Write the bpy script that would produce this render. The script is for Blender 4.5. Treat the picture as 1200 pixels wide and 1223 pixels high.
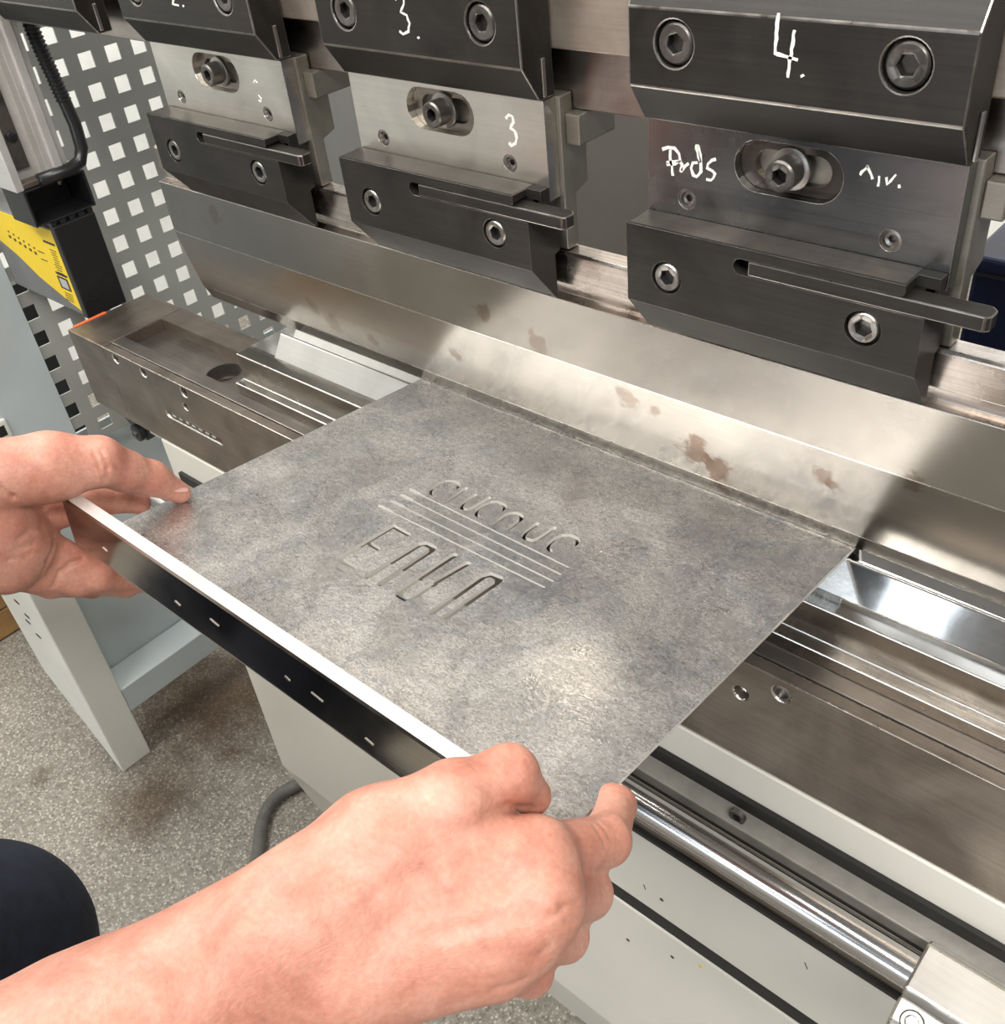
import bpy, bmesh, math, random
import numpy as np
from mathutils import Vector, Matrix
from mathutils.geometry import tessellate_polygon
random.seed(7)
S = bpy.context.scene
COL = S.collection
for o in list(bpy.data.objects):
    bpy.data.objects.remove(o)

# ---------------------------------------------------------------- camera
cam_data = bpy.data.cameras.new('camera')
cam = bpy.data.objects.new('camera', cam_data)
COL.objects.link(cam)
S.camera = cam
cam_data.sensor_fit = 'HORIZONTAL'
cam_data.sensor_width = 36.0
cam_data.lens = 1196.16 / 1200 * 36.0
cam_data.clip_start = 0.01
right = Vector((0.74778602, 0.65661517, -0.09834933))
down = Vector((0.34931846, -0.51506236, -0.78274349))
fwd = Vector((-0.56461729, 0.5509694, -0.61452423))
cam.matrix_world = Matrix((
    (right.x, -down.x, -fwd.x, 0.0),
    (right.y, -down.y, -fwd.y, -0.48642),
    (right.z, -down.z, -fwd.z, 0.43116),
    (0, 0, 0, 1)))

# ---------------------------------------------------------------- world, lamps, exposure
S.view_settings.view_transform = 'Standard'
S.view_settings.look = 'None'
S.view_settings.gamma = 1.0
S.view_settings.use_curve_mapping = False
S.view_settings.exposure = 0.0
W = bpy.data.worlds.new('hall')
S.world = W
W.use_nodes = True
W.node_tree.nodes['Background'].inputs[0].default_value = (1.0, 0.97, 0.93, 1)
W.node_tree.nodes['Background'].inputs[1].default_value = 0.24


def area_lamp(name, loc, target, sx, sy, power, colour):
    ld = bpy.data.lights.new(name, 'AREA')
    ld.shape = 'RECTANGLE'
    ld.size, ld.size_y, ld.energy, ld.color = sx, sy, power, colour
    o = bpy.data.objects.new(name, ld)
    o.location = loc
    d = Vector(target) - Vector(loc)
    o.rotation_euler = d.to_track_quat('-Z', 'Y').to_euler()
    COL.objects.link(o)
    return o


COOL = (0.86, 0.93, 1.0)
NEUT = (1.0, 0.97, 0.92)
area_lamp('window_daylight', (-1.3, -4.6, 1.6), (-0.3, 0, 0), 0.45, 1.5, 15, (0.8, 0.9, 1.0))
area_lamp('hall_gate_daylight', (-0.75, -4.7, -0.25), (-0.4, 0, 0), 1.9, 0.9, 42, (0.82, 0.91, 1.0))
area_lamp('ceiling_tube_rear', (0.0, 1.9, 2.0), (-0.1, 0, 0), 1.5, 0.4, 16, COOL)
area_lamp('ceiling_lamp_rear_warm', (-1.42, 1.95, 1.72), (-0.3, -0.1, 0), 0.62, 0.42, 6, (1.0, 0.86, 0.70))
area_lamp('ceiling_tube_front', (-0.9, -1.3, 2.1), (-0.6, -0.3, 0), 2.4, 0.35, 68, NEUT)
area_lamp('ceiling_tube_left', (-2.1, -0.1, 2.0), (-1.6, 0, -0.3), 0.35, 2.4, 66, NEUT)
area_lamp('ceiling_tube_right', (1.3, -1.2, 2.0), (0, 0, 0), 1.8, 0.35, 66, NEUT)


# ---------------------------------------------------------------- material helpers
def mat_new(name):
    m = bpy.data.materials.new(name)
    m.use_nodes = True
    nt = m.node_tree
    return m, nt, nt.nodes['Principled BSDF']


def N(nt, typ, **kw):
    n = nt.nodes.new(typ)
    for k, v in kw.items():
        if k.startswith('i_'):
            n.inputs[k[2:]].default_value = v
        elif k.startswith('n_'):
            n.inputs[int(k[2:])].default_value = v
        else:
            setattr(n, k, v)
    return n


def pos(nt, scale=(1, 1, 1)):
    g = N(nt, 'ShaderNodeNewGeometry')
    mp = N(nt, 'ShaderNodeMapping')
    mp.inputs['Scale'].default_value = scale
    nt.links.new(g.outputs['Position'], mp.inputs[0])
    return mp.outputs[0]


def noise(nt, vec, scale, detail=4.0, rough=0.55, dist=0.0):
    n = N(nt, 'ShaderNodeTexNoise')
    n.inputs['Scale'].default_value = scale
    n.inputs['Detail'].default_value = detail
    n.inputs['Roughness'].default_value = rough
    n.inputs['Distortion'].default_value = dist
    nt.links.new(vec, n.inputs['Vector'])
    return n.outputs[0]


def ramp(nt, fac, stops):
    r = N(nt, 'ShaderNodeValToRGB')
    e = r.color_ramp.elements
    while len(e) < len(stops):
        e.new(0.5)
    for k, (p, c) in enumerate(stops):
        e[k].position = p
        e[k].color = (c[0], c[1], c[2], 1) if hasattr(c, '__len__') else (c, c, c, 1)
    nt.links.new(fac, r.inputs[0])
    return r.outputs[0]


def mix(nt, fac, a, b, mode='MIX'):
    m = N(nt, 'ShaderNodeMix', data_type='RGBA', blend_type=mode)
    for idx, v in ((0, fac), (6, a), (7, b)):
        if hasattr(v, 'links'):
            nt.links.new(v, m.inputs[idx])
        elif idx == 0:
            m.inputs[0].default_value = v
        else:
            m.inputs[idx].default_value = (v[0], v[1], v[2], 1)
    return m.outputs[2]


def bump(nt, b, h, strength, dist=0.001, prev=None):
    n = N(nt, 'ShaderNodeBump')
    n.inputs['Strength'].default_value = strength
    n.inputs['Distance'].default_value = dist
    nt.links.new(h, n.inputs['Height'])
    if prev is not None:
        nt.links.new(prev, n.inputs['Normal'])
    nt.links.new(n.outputs[0], b.inputs['Normal'])
    return n.outputs[0]


def metal(name, c1, c2, rough=(0.25, 0.45), metallic=1.0, streak=(1, 60, 60), blotch=14, grain=0.12, rust=0.0, spots=(),
          rustc=(0.09, 0.055, 0.035), rust_scale=22, bump_s=0.05):
    """worn machine steel: blotchy colour, grinding streaks along one axis, optional rust specks"""
    m, nt, b = mat_new(name)
    p = pos(nt)
    ps = pos(nt, streak)
    n1 = noise(nt, p, blotch, 5, 0.6, 0.6)
    n2 = noise(nt, ps, 9, 3, 0.6)
    col = ramp(nt, n1, [(0.32, c1), (0.68, c2)])
    g = ramp(nt, n2, [(0.25, 1.0 - grain), (0.75, 1.0 + grain)])
    col = mix(nt, 1.0, col, g, 'MULTIPLY')
    if rust > 0:
        nr = noise(nt, p, rust_scale, 6, 0.68, 0.3)
        nr2 = noise(nt, p, rust_scale * 20, 3, 0.6)
        ad = N(nt, 'ShaderNodeMath', operation='MULTIPLY_ADD')
        nt.links.new(nr2, ad.inputs[0])
        ad.inputs[1].default_value = 0.16
        nt.links.new(nr, ad.inputs[2])
        t = 0.83 - 0.1 * rust
        fr = ramp(nt, ad.outputs[0], [(t - 0.03, 0.0), (t + 0.03, 0.75)])
        col = mix(nt, fr, col, rustc)
    if spots:
        ed = noise(nt, p, 90, 6, 0.75)
        for (x, y, z, r, s) in spots:
            d = N(nt, 'ShaderNodeVectorMath', operation='DISTANCE')
            nt.links.new(p, d.inputs[0])
            d.inputs[1].default_value = (x, y, z)
            a = N(nt, 'ShaderNodeMath', operation='MULTIPLY_ADD')
            nt.links.new(ed, a.inputs[0])
            a.inputs[1].default_value = r * 3.2
            nt.links.new(d.outputs['Value'], a.inputs[2])
            mr = N(nt, 'ShaderNodeMapRange', interpolation_type='SMOOTHSTEP')
            nt.links.new(a.outputs[0], mr.inputs[0])
            mr.inputs[1].default_value = r * 2.55
            mr.inputs[2].default_value = r * 2.1
            mr.inputs[3].default_value = 0
            mr.inputs[4].default_value = s
            col = mix(nt, mr.outputs[0], col, (0.16, 0.10, 0.07))
    nt.links.new(col, b.inputs['Base Color'])
    b.inputs['Metallic'].default_value = metallic
    rr = ramp(nt, n1, [(0.3, rough[0]), (0.7, rough[1])])
    nt.links.new(rr, b.inputs['Roughness'])
    bump(nt, b, n2, bump_s, 0.0005)
    return m


def plain(name, col, rough=0.5, metallic=0.0, var=0.06, scale=12, bump_s=0.03):
    m, nt, b = mat_new(name)
    p = pos(nt)
    n1 = noise(nt, p, scale, 5, 0.6)
    lo = tuple(c * (1 - var) for c in col)
    hi = tuple(min(1, c * (1 + var)) for c in col)
    nt.links.new(ramp(nt, n1, [(0.3, lo), (0.7, hi)]), b.inputs['Base Color'])
    b.inputs['Roughness'].default_value = rough
    b.inputs['Metallic'].default_value = metallic
    n2 = noise(nt, p, 350, 2, 0.5)
    bump(nt, b, n2, bump_s, 0.0005)
    return m


M = {}
SPOTS = ((-0.472, -0.0205, 0.098, 0.010, 0.6), (-0.511, -0.014, 0.047, 0.008, 0.55), (-0.421, -0.0205, 0.088, 0.010, 0.45), (-0.345, -0.018, 0.066, 0.011, 0.5), (-0.325, -0.017, 0.064, 0.007, 0.5),
         (-0.296, -0.0125, 0.040, 0.016, 0.8), (-0.280, -0.010, 0.030, 0.014, 0.8), (-0.278, -0.006, 0.012, 0.008, 0.7), (-0.205, -0.017, 0.060, 0.010, 0.6), (-0.198, -0.0165, 0.054, 0.006, 0.6),
         (-0.669, -0.011, 0.034, 0.014, 0.5), (-0.690, -0.013, 0.045, 0.010, 0.4), (-0.150, -0.020, 0.079, 0.009, 0.5), (-0.62, -0.012, 0.030, 0.008, 0.5), (-0.80, -0.0205, 0.11, 0.012, 0.3))
M['punch'] = metal('ground_punch_steel', (0.31, 0.288, 0.262), (0.375, 0.352, 0.322), (0.17, 0.25), blotch=7, grain=0.05, spots=SPOTS, bump_s=0.02)
M['tang'] = metal('worn_tang_steel', (0.40, 0.35, 0.31), (0.62, 0.57, 0.53), (0.2, 0.4), blotch=30, grain=0.25, rust=0.3, rust_scale=60)
M['die'] = metal('polished_die_steel', (0.60, 0.59, 0.57), (0.70, 0.69, 0.67), (0.06, 0.11), blotch=20, grain=0.05)
M['holder'] = metal('die_holder_steel', (0.16, 0.142, 0.123), (0.27, 0.243, 0.212), (0.2, 0.34), blotch=12, grain=0.12)
M['bed'] = metal('dull_bed_steel', (0.17, 0.14, 0.115), (0.33, 0.285, 0.24), (0.3, 0.46), metallic=0.85, blotch=13, grain=0.12, bump_s=0.1)
M['bedtop'] = metal('oily_bed_steel', (0.20, 0.18, 0.165), (0.31, 0.28, 0.25), (0.28, 0.46), metallic=0.9, blotch=14, grain=0.15)
M['silver'] = metal('ground_holder_steel', (0.54, 0.52, 0.48), (0.68, 0.66, 0.61), (0.26, 0.4), blotch=16, grain=0.05)
M['silverdark'] = metal('stained_holder_steel', (0.225, 0.235, 0.24), (0.30, 0.31, 0.312), (0.22, 0.3), blotch=16, grain=0.08)  # stain plus the trousers' dark bluish reflection, both in the base colour
M['adapter'] = metal('grey_adapter_steel', (0.27, 0.255, 0.22), (0.38, 0.36, 0.31), (0.36, 0.5), metallic=0.85, blotch=18, grain=0.06)
M['black'] = metal('black_oxide_steel', (0.015, 0.0137, 0.0122), (0.030, 0.0272, 0.0245), (0.38, 0.5), metallic=0.2, blotch=22, grain=0.22)
M['black'].node_tree.nodes['Principled BSDF'].inputs['Specular IOR Level'].default_value = 0.28
M['blackworn'] = metal('worn_black_steel', (0.10, 0.088, 0.078), (0.20, 0.178, 0.158), (0.28, 0.42), metallic=0.8, blotch=24, grain=0.2)
M['bolt'] = metal('bolt_steel', (0.24, 0.23, 0.215), (0.30, 0.285, 0.27), (0.28, 0.38), blotch=40, grain=0.05)
M['boltdark'] = metal('dark_bolt_steel', (0.10, 0.094, 0.086), (0.16, 0.15, 0.14), (0.3, 0.4), metallic=0.8, blotch=60, grain=0.08)
M['ram'] = metal('brown_ram_steel', (0.36, 0.305, 0.255), (0.46, 0.40, 0.345), (0.36, 0.5), metallic=0.75, blotch=25, grain=0.07, rust=0.4, rust_scale=60)
M['rambar'] = metal('grey_ram_bar_steel', (0.26, 0.235, 0.215), (0.42, 0.385, 0.355), (0.28, 0.42), blotch=25, grain=0.1)
M['edge'] = metal('bright_worn_edge', (0.52, 0.49, 0.45), (0.66, 0.63, 0.58), (0.22, 0.36), blotch=60, grain=0.1)  # worn metal, with the edge highlight put into its colour
M['edgedark'] = metal('worn_black_edge', (0.20, 0.185, 0.17), (0.34, 0.32, 0.295), (0.25, 0.4), blotch=60, grain=0.1)
M['rod'] = metal('polished_rod_steel', (0.52, 0.51, 0.5), (0.62, 0.61, 0.6), (0.14, 0.2), blotch=10, grain=0.12)
M['alu'] = metal('aluminium', (0.60, 0.59, 0.565), (0.70, 0.685, 0.655), (0.32, 0.44), blotch=16, grain=0.06, metallic=0.55)
M['cream'] = plain('cream_machine_paint', (0.66, 0.635, 0.565), 0.36, var=0.05, scale=5)
M['creamdark'] = plain('beige_strip_paint', (0.46, 0.40, 0.33), 0.4, var=0.15, scale=30)
M['railpaint'] = plain('grey_rail', (0.24, 0.23, 0.21), 0.4, metallic=0.2, var=0.2, scale=40)
M['gap'] = plain('black_rubber', (0.012, 0.011, 0.010), 0.6)  # rubber seals, and shade painted into slots, holes and sockets
M['guard'] = plain('grey_guard_paint', (0.34, 0.345, 0.32), 0.45, var=0.08, scale=4)
M['bluegrey'] = plain('blue_grey_panel_paint', (0.50, 0.55, 0.56), 0.24, var=0.06, scale=5)
M['legpaint'] = plain('pale_grey_leg_paint', (0.72, 0.72, 0.66), 0.4, var=0.04)
M['rear'] = plain('grey_rear_cover_paint', (0.36, 0.345, 0.315), 0.5, var=0.08, scale=5)
M['navy'] = plain('navy_blue_paint', (0.012, 0.018, 0.06), 0.35)
M['wall'] = plain('white_wall_paint', (0.86, 0.86, 0.83), 0.7)
M['plastic'] = plain('black_plastic', (0.014, 0.014, 0.015), 0.34)
M['greyplastic'] = plain('grey_housing', (0.20, 0.20, 0.20), 0.35, metallic=0.4, var=0.15, scale=30)
M['yellow'] = plain('yellow_label', (0.80, 0.56, 0.02), 0.4, var=0.03)
M['ink'] = plain('black_ink', (0.03, 0.025, 0.02), 0.5)
M['pale_ink'] = plain('grey_ink', (0.42, 0.42, 0.42), 0.5)
M['chalk'] = plain('white_paint_marker', (0.80, 0.79, 0.74), 0.75, var=0.1, scale=400)
M['orange'] = plain('orange_paint', (0.75, 0.12, 0.03), 0.5)
M['cable'] = plain('grey_cable_sheath', (0.13, 0.125, 0.115), 0.5, var=0.2, scale=60)
M['wood'] = plain('orange_brown_wood', (0.42, 0.24, 0.09), 0.6, var=0.25, scale=20)
M['denim'] = plain('navy_work_cloth', (0.010, 0.014, 0.028), 0.9, var=0.4, scale=60, bump_s=0.4)
M['shirt'] = plain('dark_shirt_cloth', (0.02, 0.023, 0.03), 0.9, var=0.3, scale=40, bump_s=0.3)
M['leather'] = plain('black_leather', (0.008, 0.008, 0.008), 0.5)


def sheet_material():
    """rolled steel sheet: leathery fine relief, cloudy light and dark patches, film stains"""
    m, nt, b = mat_new('mottled_rolled_sheet_steel')
    p = pos(nt)
    ps = pos(nt, (1.0, 1.8, 1.0))
    fine = noise(nt, ps, 270, 4, 0.7, 1.8)
    grit = noise(nt, ps, 900, 2, 0.6)
    mid = noise(nt, p, 30, 5, 0.6, 0.8)
    big = noise(nt, p, 8, 4, 0.55, 1.2)
    film = noise(nt, p, 13, 3, 0.5, 2.2)
    col = ramp(nt, big, [(0.30, (0.58, 0.58, 0.585)), (0.5, (0.67, 0.66, 0.64)), (0.70, (0.75, 0.73, 0.70))])
    col = mix(nt, 1.0, col, ramp(nt, mid, [(0.3, 0.90), (0.7, 1.08)]), 'MULTIPLY')
    col = mix(nt, 1.0, col, ramp(nt, fine, [(0.36, 0.56), (0.62, 1.24)]), 'MULTIPLY')
    col = mix(nt, 1.0, col, ramp(nt, grit, [(0.3, 0.90), (0.7, 1.10)]), 'MULTIPLY')
    fm = ramp(nt, film, [(0.0, (1, 1, 1)), (0.36, (1, 1, 1)), (0.375, (0.86, 0.88, 0.91)), (0.43, (0.90, 0.92, 0.95)), (0.445, (1, 1, 1)), (0.62, (1, 1, 1)), (0.635, (1.1, 1.1, 1.1))])
    col = mix(nt, 1.0, col, fm, 'MULTIPLY')
    nt.links.new(col, b.inputs['Base Color'])
    b.inputs['Metallic'].default_value = 0.84
    r = mix(nt, 1.0, ramp(nt, big, [(0.3, 0.24), (0.7, 0.33)]), ramp(nt, mid, [(0.35, 0.85), (0.65, 1.12)]), 'MULTIPLY')
    nt.links.new(r, b.inputs['Roughness'])
    b1 = bump(nt, b, fine, 0.22, 0.0006)
    bump(nt, b, mid, 0.08, 0.002, b1)
    return m


M['sheet'] = sheet_material()
M['sheetedge'] = metal('bright_cut_edge', (0.72, 0.71, 0.69), (0.82, 0.81, 0.79), (0.3, 0.42), metallic=0.6, grain=0.05)  # cut ends; the flange lip top is also painted bright as lit
M['groove'] = metal('cut_groove_steel', (0.56, 0.545, 0.51), (0.66, 0.64, 0.60), (0.45, 0.55), metallic=0.2, grain=0.1)
M['stripe'] = metal('engraved_line_steel', (0.44, 0.43, 0.41), (0.52, 0.505, 0.48), (0.4, 0.5), metallic=0.6, grain=0.1)
M['flange'] = metal('dark_flange_face', (0.30, 0.28, 0.25), (0.42, 0.39, 0.35), (0.12, 0.22), blotch=20, grain=0.1)  # same sheet, darkened for the shade and reflections on the flange front


def floor_material():
    """oil-stained terrazzo: pale and dark stone chips in grey cement"""
    m, nt, b = mat_new('speckled_terrazzo_floor')
    p = pos(nt)
    v = N(nt, 'ShaderNodeTexVoronoi')
    v.inputs['Scale'].default_value = 260
    nt.links.new(p, v.inputs['Vector'])
    hsv = N(nt, 'ShaderNodeSeparateColor')
    nt.links.new(v.outputs['Color'], hsv.inputs[0])
    chips = ramp(nt, hsv.outputs[0], [(0.0, (0.11, 0.095, 0.078)), (0.3, (0.21, 0.187, 0.155)), (0.6, (0.32, 0.292, 0.247)), (0.95, (0.55, 0.515, 0.45))])
    v2 = N(nt, 'ShaderNodeTexVoronoi')
    v2.inputs['Scale'].default_value = 125
    nt.links.new(p, v2.inputs['Vector'])
    s2 = N(nt, 'ShaderNodeSeparateColor')
    nt.links.new(v2.outputs['Color'], s2.inputs[0])
    big = ramp(nt, s2.outputs[1], [(0.78, 0.0), (0.86, 0.6)])
    col = mix(nt, big, chips, (0.36, 0.335, 0.29))
    cm = ramp(nt, v.outputs['Distance'], [(0.30, 0.0), (0.62, 0.85)])
    col = mix(nt, cm, col, (0.215, 0.195, 0.165))
    cloud = noise(nt, p, 3.2, 5, 0.6, 0.5)
    col = mix(nt, 1.0, col, ramp(nt, cloud, [(0.3, 0.84), (0.7, 1.1)]), 'MULTIPLY')
    # oil stains with shapes of their own
    ed = noise(nt, p, 18, 4, 0.6)
    total = None
    for (x, y, r, s) in ((-1.32, 0.02, 0.21, 1.0), (-1.22, -0.2, 0.1, 0.85), (-1.25, -0.15, 0.14, 0.5), (-1.43, -0.29, 0.03, 0.55), (-1.18, -0.19, 0.035, 0.6)):
        d = N(nt, 'ShaderNodeVectorMath', operation='DISTANCE')
        nt.links.new(p, d.inputs[0])
        d.inputs[1].default_value = (x, y, -0.93)
        a = N(nt, 'ShaderNodeMath', operation='MULTIPLY_ADD')
        nt.links.new(ed, a.inputs[0])
        a.inputs[1].default_value = r * 1.1
        nt.links.new(d.outputs['Value'], a.inputs[2])
        mr = N(nt, 'ShaderNodeMapRange', interpolation_type='SMOOTHSTEP')
        nt.links.new(a.outputs[0], mr.inputs[0])
        mr.inputs[1].default_value = r * 1.75
        mr.inputs[2].default_value = r * 0.7
        mr.inputs[3].default_value = 0
        mr.inputs[4].default_value = s
        if total is None:
            total = mr.outputs[0]
        else:
            mx = N(nt, 'ShaderNodeMath', operation='MAXIMUM')
            nt.links.new(total, mx.inputs[0])
            nt.links.new(mr.outputs[0], mx.inputs[1])
            total = mx.outputs[0]
    col = mix(nt, total, col, mix(nt, 1.0, col, (0.30, 0.21, 0.135), 'MULTIPLY'))
    nt.links.new(col, b.inputs['Base Color'])
    b.inputs['Roughness'].default_value = 0.55
    bump(nt, b, hsv.outputs[0], 0.1, 0.001)
    return m


M['floor'] = floor_material()


def skin_material():
    m, nt, b = mat_new('skin')
    p = pos(nt)
    n1 = noise(nt, p, 38, 4, 0.6, 0.6)
    n2 = noise(nt, p, 420, 3, 0.6)
    col = ramp(nt, n1, [(0.25, (0.44, 0.165, 0.115)), (0.5, (0.55, 0.255, 0.185)), (0.75, (0.63, 0.34, 0.26))])
    col = mix(nt, 1.0, col, ramp(nt, n2, [(0.25, 0.86), (0.75, 1.1)]), 'MULTIPLY')
    nt.links.new(col, b.inputs['Base Color'])
    b.inputs['Roughness'].default_value = 0.48
    b.inputs['Subsurface Weight'].default_value = 0.25
    b.inputs['Subsurface Radius'].default_value = (1.0, 0.35, 0.2)
    b.inputs['Subsurface Scale'].default_value = 0.005
    w = noise(nt, pos(nt, (1, 1, 2.2)), 170, 5, 0.65, 1.5)
    b1 = bump(nt, b, w, 0.2, 0.002)
    bump(nt, b, n2, 0.22, 0.0008, b1)
    return m


M['skin'] = skin_material()
M['nail'] = plain('fingernail', (0.62, 0.37, 0.31), 0.34, var=0.05, scale=100)


# ---------------------------------------------------------------- mesh helpers
class MB:
    """collects vertices and faces of ONE mesh object, in world coordinates"""
    def __init__(s):
        s.v, s.f, s.m = [], [], []

    def add(s, verts, faces, mi=0):
        k = len(s.v)
        s.v += [tuple(map(float, q)) for q in verts]
        s.f += [tuple(i + k for i in fc) for fc in faces]
        s.m += [mi] * len(faces)
        return s

    def box(s, x0, x1, y0, y1, z0, z1, mi=0):
        v = [(x, y, z) for z in (z0, z1) for y in (y0, y1) for x in (x0, x1)]
        return s.add(v, [(0, 2, 3, 1), (4, 5, 7, 6), (0, 1, 5, 4), (2, 6, 7, 3), (0, 4, 6, 2), (1, 3, 7, 5)], mi)

    def prism(s, poly, axis, a0, a1, mi=0):
        """poly: 2D points in the two other axes (x->(y,z), y->(x,z), z->(x,y))"""
        def mk(p, a):
            return {'x': (a, p[0], p[1]), 'y': (p[0], a, p[1]), 'z': (p[0], p[1], a)}[axis]
        n = len(poly)
        v = [mk(p, a0) for p in poly] + [mk(p, a1) for p in poly]
        f = [tuple(range(n)), tuple(range(2 * n - 1, n - 1, -1))]
        f += [(i, (i + 1) % n, n + (i + 1) % n, n + i) for i in range(n)]
        return s.add(v, f, mi)

    def plate(s, outer, holes, axis, a0, a1, mi=0):
        """flat plate with through holes"""
        def mk(p, a):
            return {'x': (a, p[0], p[1]), 'y': (p[0], a, p[1]), 'z': (p[0], p[1], a)}[axis]
        loops = [outer] + holes
        flat = [p for lp in loops for p in lp]
        tris = tessellate_polygon([[Vector((p[0], p[1], 0)) for p in lp] for lp in loops])
        n = len(flat)
        v = [mk(p, a0) for p in flat] + [mk(p, a1) for p in flat]
        f = [tuple(t) for t in tris] + [tuple(i + n for i in reversed(t)) for t in tris]
        k = 0
        for lp in loops:
            q = len(lp)
            f += [(k + i, k + (i + 1) % q, n + k + (i + 1) % q, n + k + i) for i in range(q)]
            k += q
        return s.add(v, f, mi)

    def tube(s, pts, rad, seg=12, mi=0, cap=True):
        pts = [Vector(p) for p in pts]
        rads = rad if hasattr(rad, '__len__') else [rad] * len(pts)
        up = None
        v, f = [], []
        for i, p in enumerate(pts):
            t = (pts[min(i + 1, len(pts) - 1)] - pts[max(i - 1, 0)]).normalized()
            if up is None:
                up = t.orthogonal().normalized()
            up = (up - t * up.dot(t)).normalized()
            w = t.cross(up)
            for j in range(seg):
                a = 2 * math.pi * j / seg
                v.append(p + (up * math.cos(a) + w * math.sin(a)) * rads[i])
        for i in range(len(pts) - 1):
            for j in range(seg):
                a, b_ = i * seg + j, i * seg + (j + 1) % seg
                f.append((a, b_, b_ + seg, a + seg))
        if cap:
            f.append(tuple(range(seg - 1, -1, -1)))
            f.append(tuple(len(v) - seg + j for j in range(seg)))
        return s.add(v, f, mi)

    def rings(s, c, ax, u, w, spec, seg=24, mi=0):
        """lathe-like stack; spec = list of (offset along ax, radius, hex?)"""
        c, ax, u, w = Vector(c), Vector(ax), Vector(u), Vector(w)
        v, f = [], []
        for off, r, hx in spec:
            for j in range(seg):
                a = 2 * math.pi * j / seg
                rr = r
                if hx:
                    k = (a % (math.pi / 3)) - math.pi / 6
                    rr = r * math.cos(math.pi / 6) / math.cos(k)
                v.append(c + ax * off + (u * math.cos(a) + w * math.sin(a)) * rr)
        for i in range(len(spec) - 1):
            for j in range(seg):
                a, b_ = i * seg + j, i * seg + (j + 1) % seg
                f.append((a, b_, b_ + seg, a + seg))
        f.append(tuple(range(seg - 1, -1, -1)))
        f.append(tuple(len(v) - seg + j for j in range(seg)))
        return s.add(v, f, mi)


def world_loc(o):
    p = Vector((0, 0, 0))
    while o is not None:
        p += o.location
        o = o.parent
    return p


def edge_wear_glint(o, width, mat=None, angle=28, seg=2):  # bevel faces take a lighter metal: wear and a painted edge highlight
    bv = o.modifiers.new('bevel', 'BEVEL')
    bv.width, bv.segments, bv.limit_method, bv.angle_limit = width, seg, 'ANGLE', math.radians(angle)
    if mat is not None:
        o.data.materials.append(mat)
        bv.material = len(o.data.materials) - 1


def build(name, mb, mats, parent=None, bevel=0.0, seg=2, smooth=None, base=False):
    """ONE mesh object; origin follows its parent (vertices are given in world coordinates)"""
    if parent is not None:
        off = world_loc(parent)
    elif base:
        a = np.array(mb.v)
        lo, hi = a.min(0), a.max(0)
        off = Vector(((lo[0] + hi[0]) / 2, (lo[1] + hi[1]) / 2, lo[2]))
    else:
        off = Vector((0, 0, 0))
    me = bpy.data.meshes.new(name)
    me.from_pydata([(x - off.x, y - off.y, z - off.z) for x, y, z in mb.v], [], mb.f)
    for m in (mats if isinstance(mats, (list, tuple)) else [mats]):
        me.materials.append(m)
    if len(set(mb.m)) > 1:
        me.polygons.foreach_set('material_index', mb.m)
    bm = bmesh.new()
    bm.from_mesh(me)
    bmesh.ops.recalc_face_normals(bm, faces=bm.faces)
    bm.to_mesh(me)
    bm.free()
    if smooth:
        me.polygons.foreach_set('use_smooth', [True] * len(me.polygons))
        if smooth < 3:
            me.set_sharp_from_angle(angle=smooth)
    o = bpy.data.objects.new(name, me)
    COL.objects.link(o)
    if parent is not None:
        o.parent = parent
    elif base:
        o.location = off
    if bevel > 0:
        bv = o.modifiers.new('bevel', 'BEVEL')
        bv.width, bv.segments, bv.limit_method, bv.angle_limit = bevel, seg, 'ANGLE', math.radians(28)
        bv.harden_normals = False
    return o


def thing(name, label, cat, loc=(0, 0, 0), group=None):
    o = bpy.data.objects.new(name, None)
    o.empty_display_size = 0.05
    o.location = loc
    COL.objects.link(o)
    return tag(o, label, cat, group)


def tag(o, label, cat, group=None, kind=None):
    if label:
        o['label'] = label
    if cat:
        o['category'] = cat
    if group:
        o['group'] = group
    if kind:
        o['kind'] = kind
    return o


def carve(o, cutter_mb, mats=None, use_self=False):
    """boolean difference, applied"""
    c = build('cutter', cutter_mb, mats or [o.data.materials[0]])
    c.location = -world_loc(o)
    md = o.modifiers.new('cut', 'BOOLEAN')
    md.operation, md.solver, md.object = 'DIFFERENCE', 'EXACT', c
    md.use_self = use_self
    keep = o.matrix_world.copy()
    p = o.parent
    loc = o.location.copy()
    o.parent, o.location = None, (0, 0, 0)
    c.matrix_world = Matrix.Translation(c.location)
    bpy.context.view_layer.update()
    dg = bpy.context.evaluated_depsgraph_get()
    me = bpy.data.meshes.new_from_object(o.evaluated_get(dg))
    o.modifiers.remove(md)
    old = o.data
    o.data = me
    me.name = old.name
    bpy.data.meshes.remove(old)
    bpy.data.objects.remove(c)
    o.parent, o.location = p, loc
    return o


def circle(cx, cz, r, n=24):
    return [(cx + r * math.cos(2 * math.pi * k / n), cz + r * math.sin(2 * math.pi * k / n)) for k in range(n)]


def stadium(cx, cz, hl, r, n=10):
    """slot outline: overall half length hl, end radius r"""
    pts = []
    for k in range(n + 1):
        a = -math.pi / 2 + math.pi * k / n
        pts.append((cx + hl - r + r * math.cos(a), cz + r * math.sin(a)))
    for k in range(n + 1):
        a = math.pi / 2 + math.pi * k / n
        pts.append((cx - hl + r + r * math.cos(a), cz + r * math.sin(a)))
    return pts


FX, FY, FZ = (1, 0, 0), (0, 1, 0), (0, 0, 1)


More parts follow.
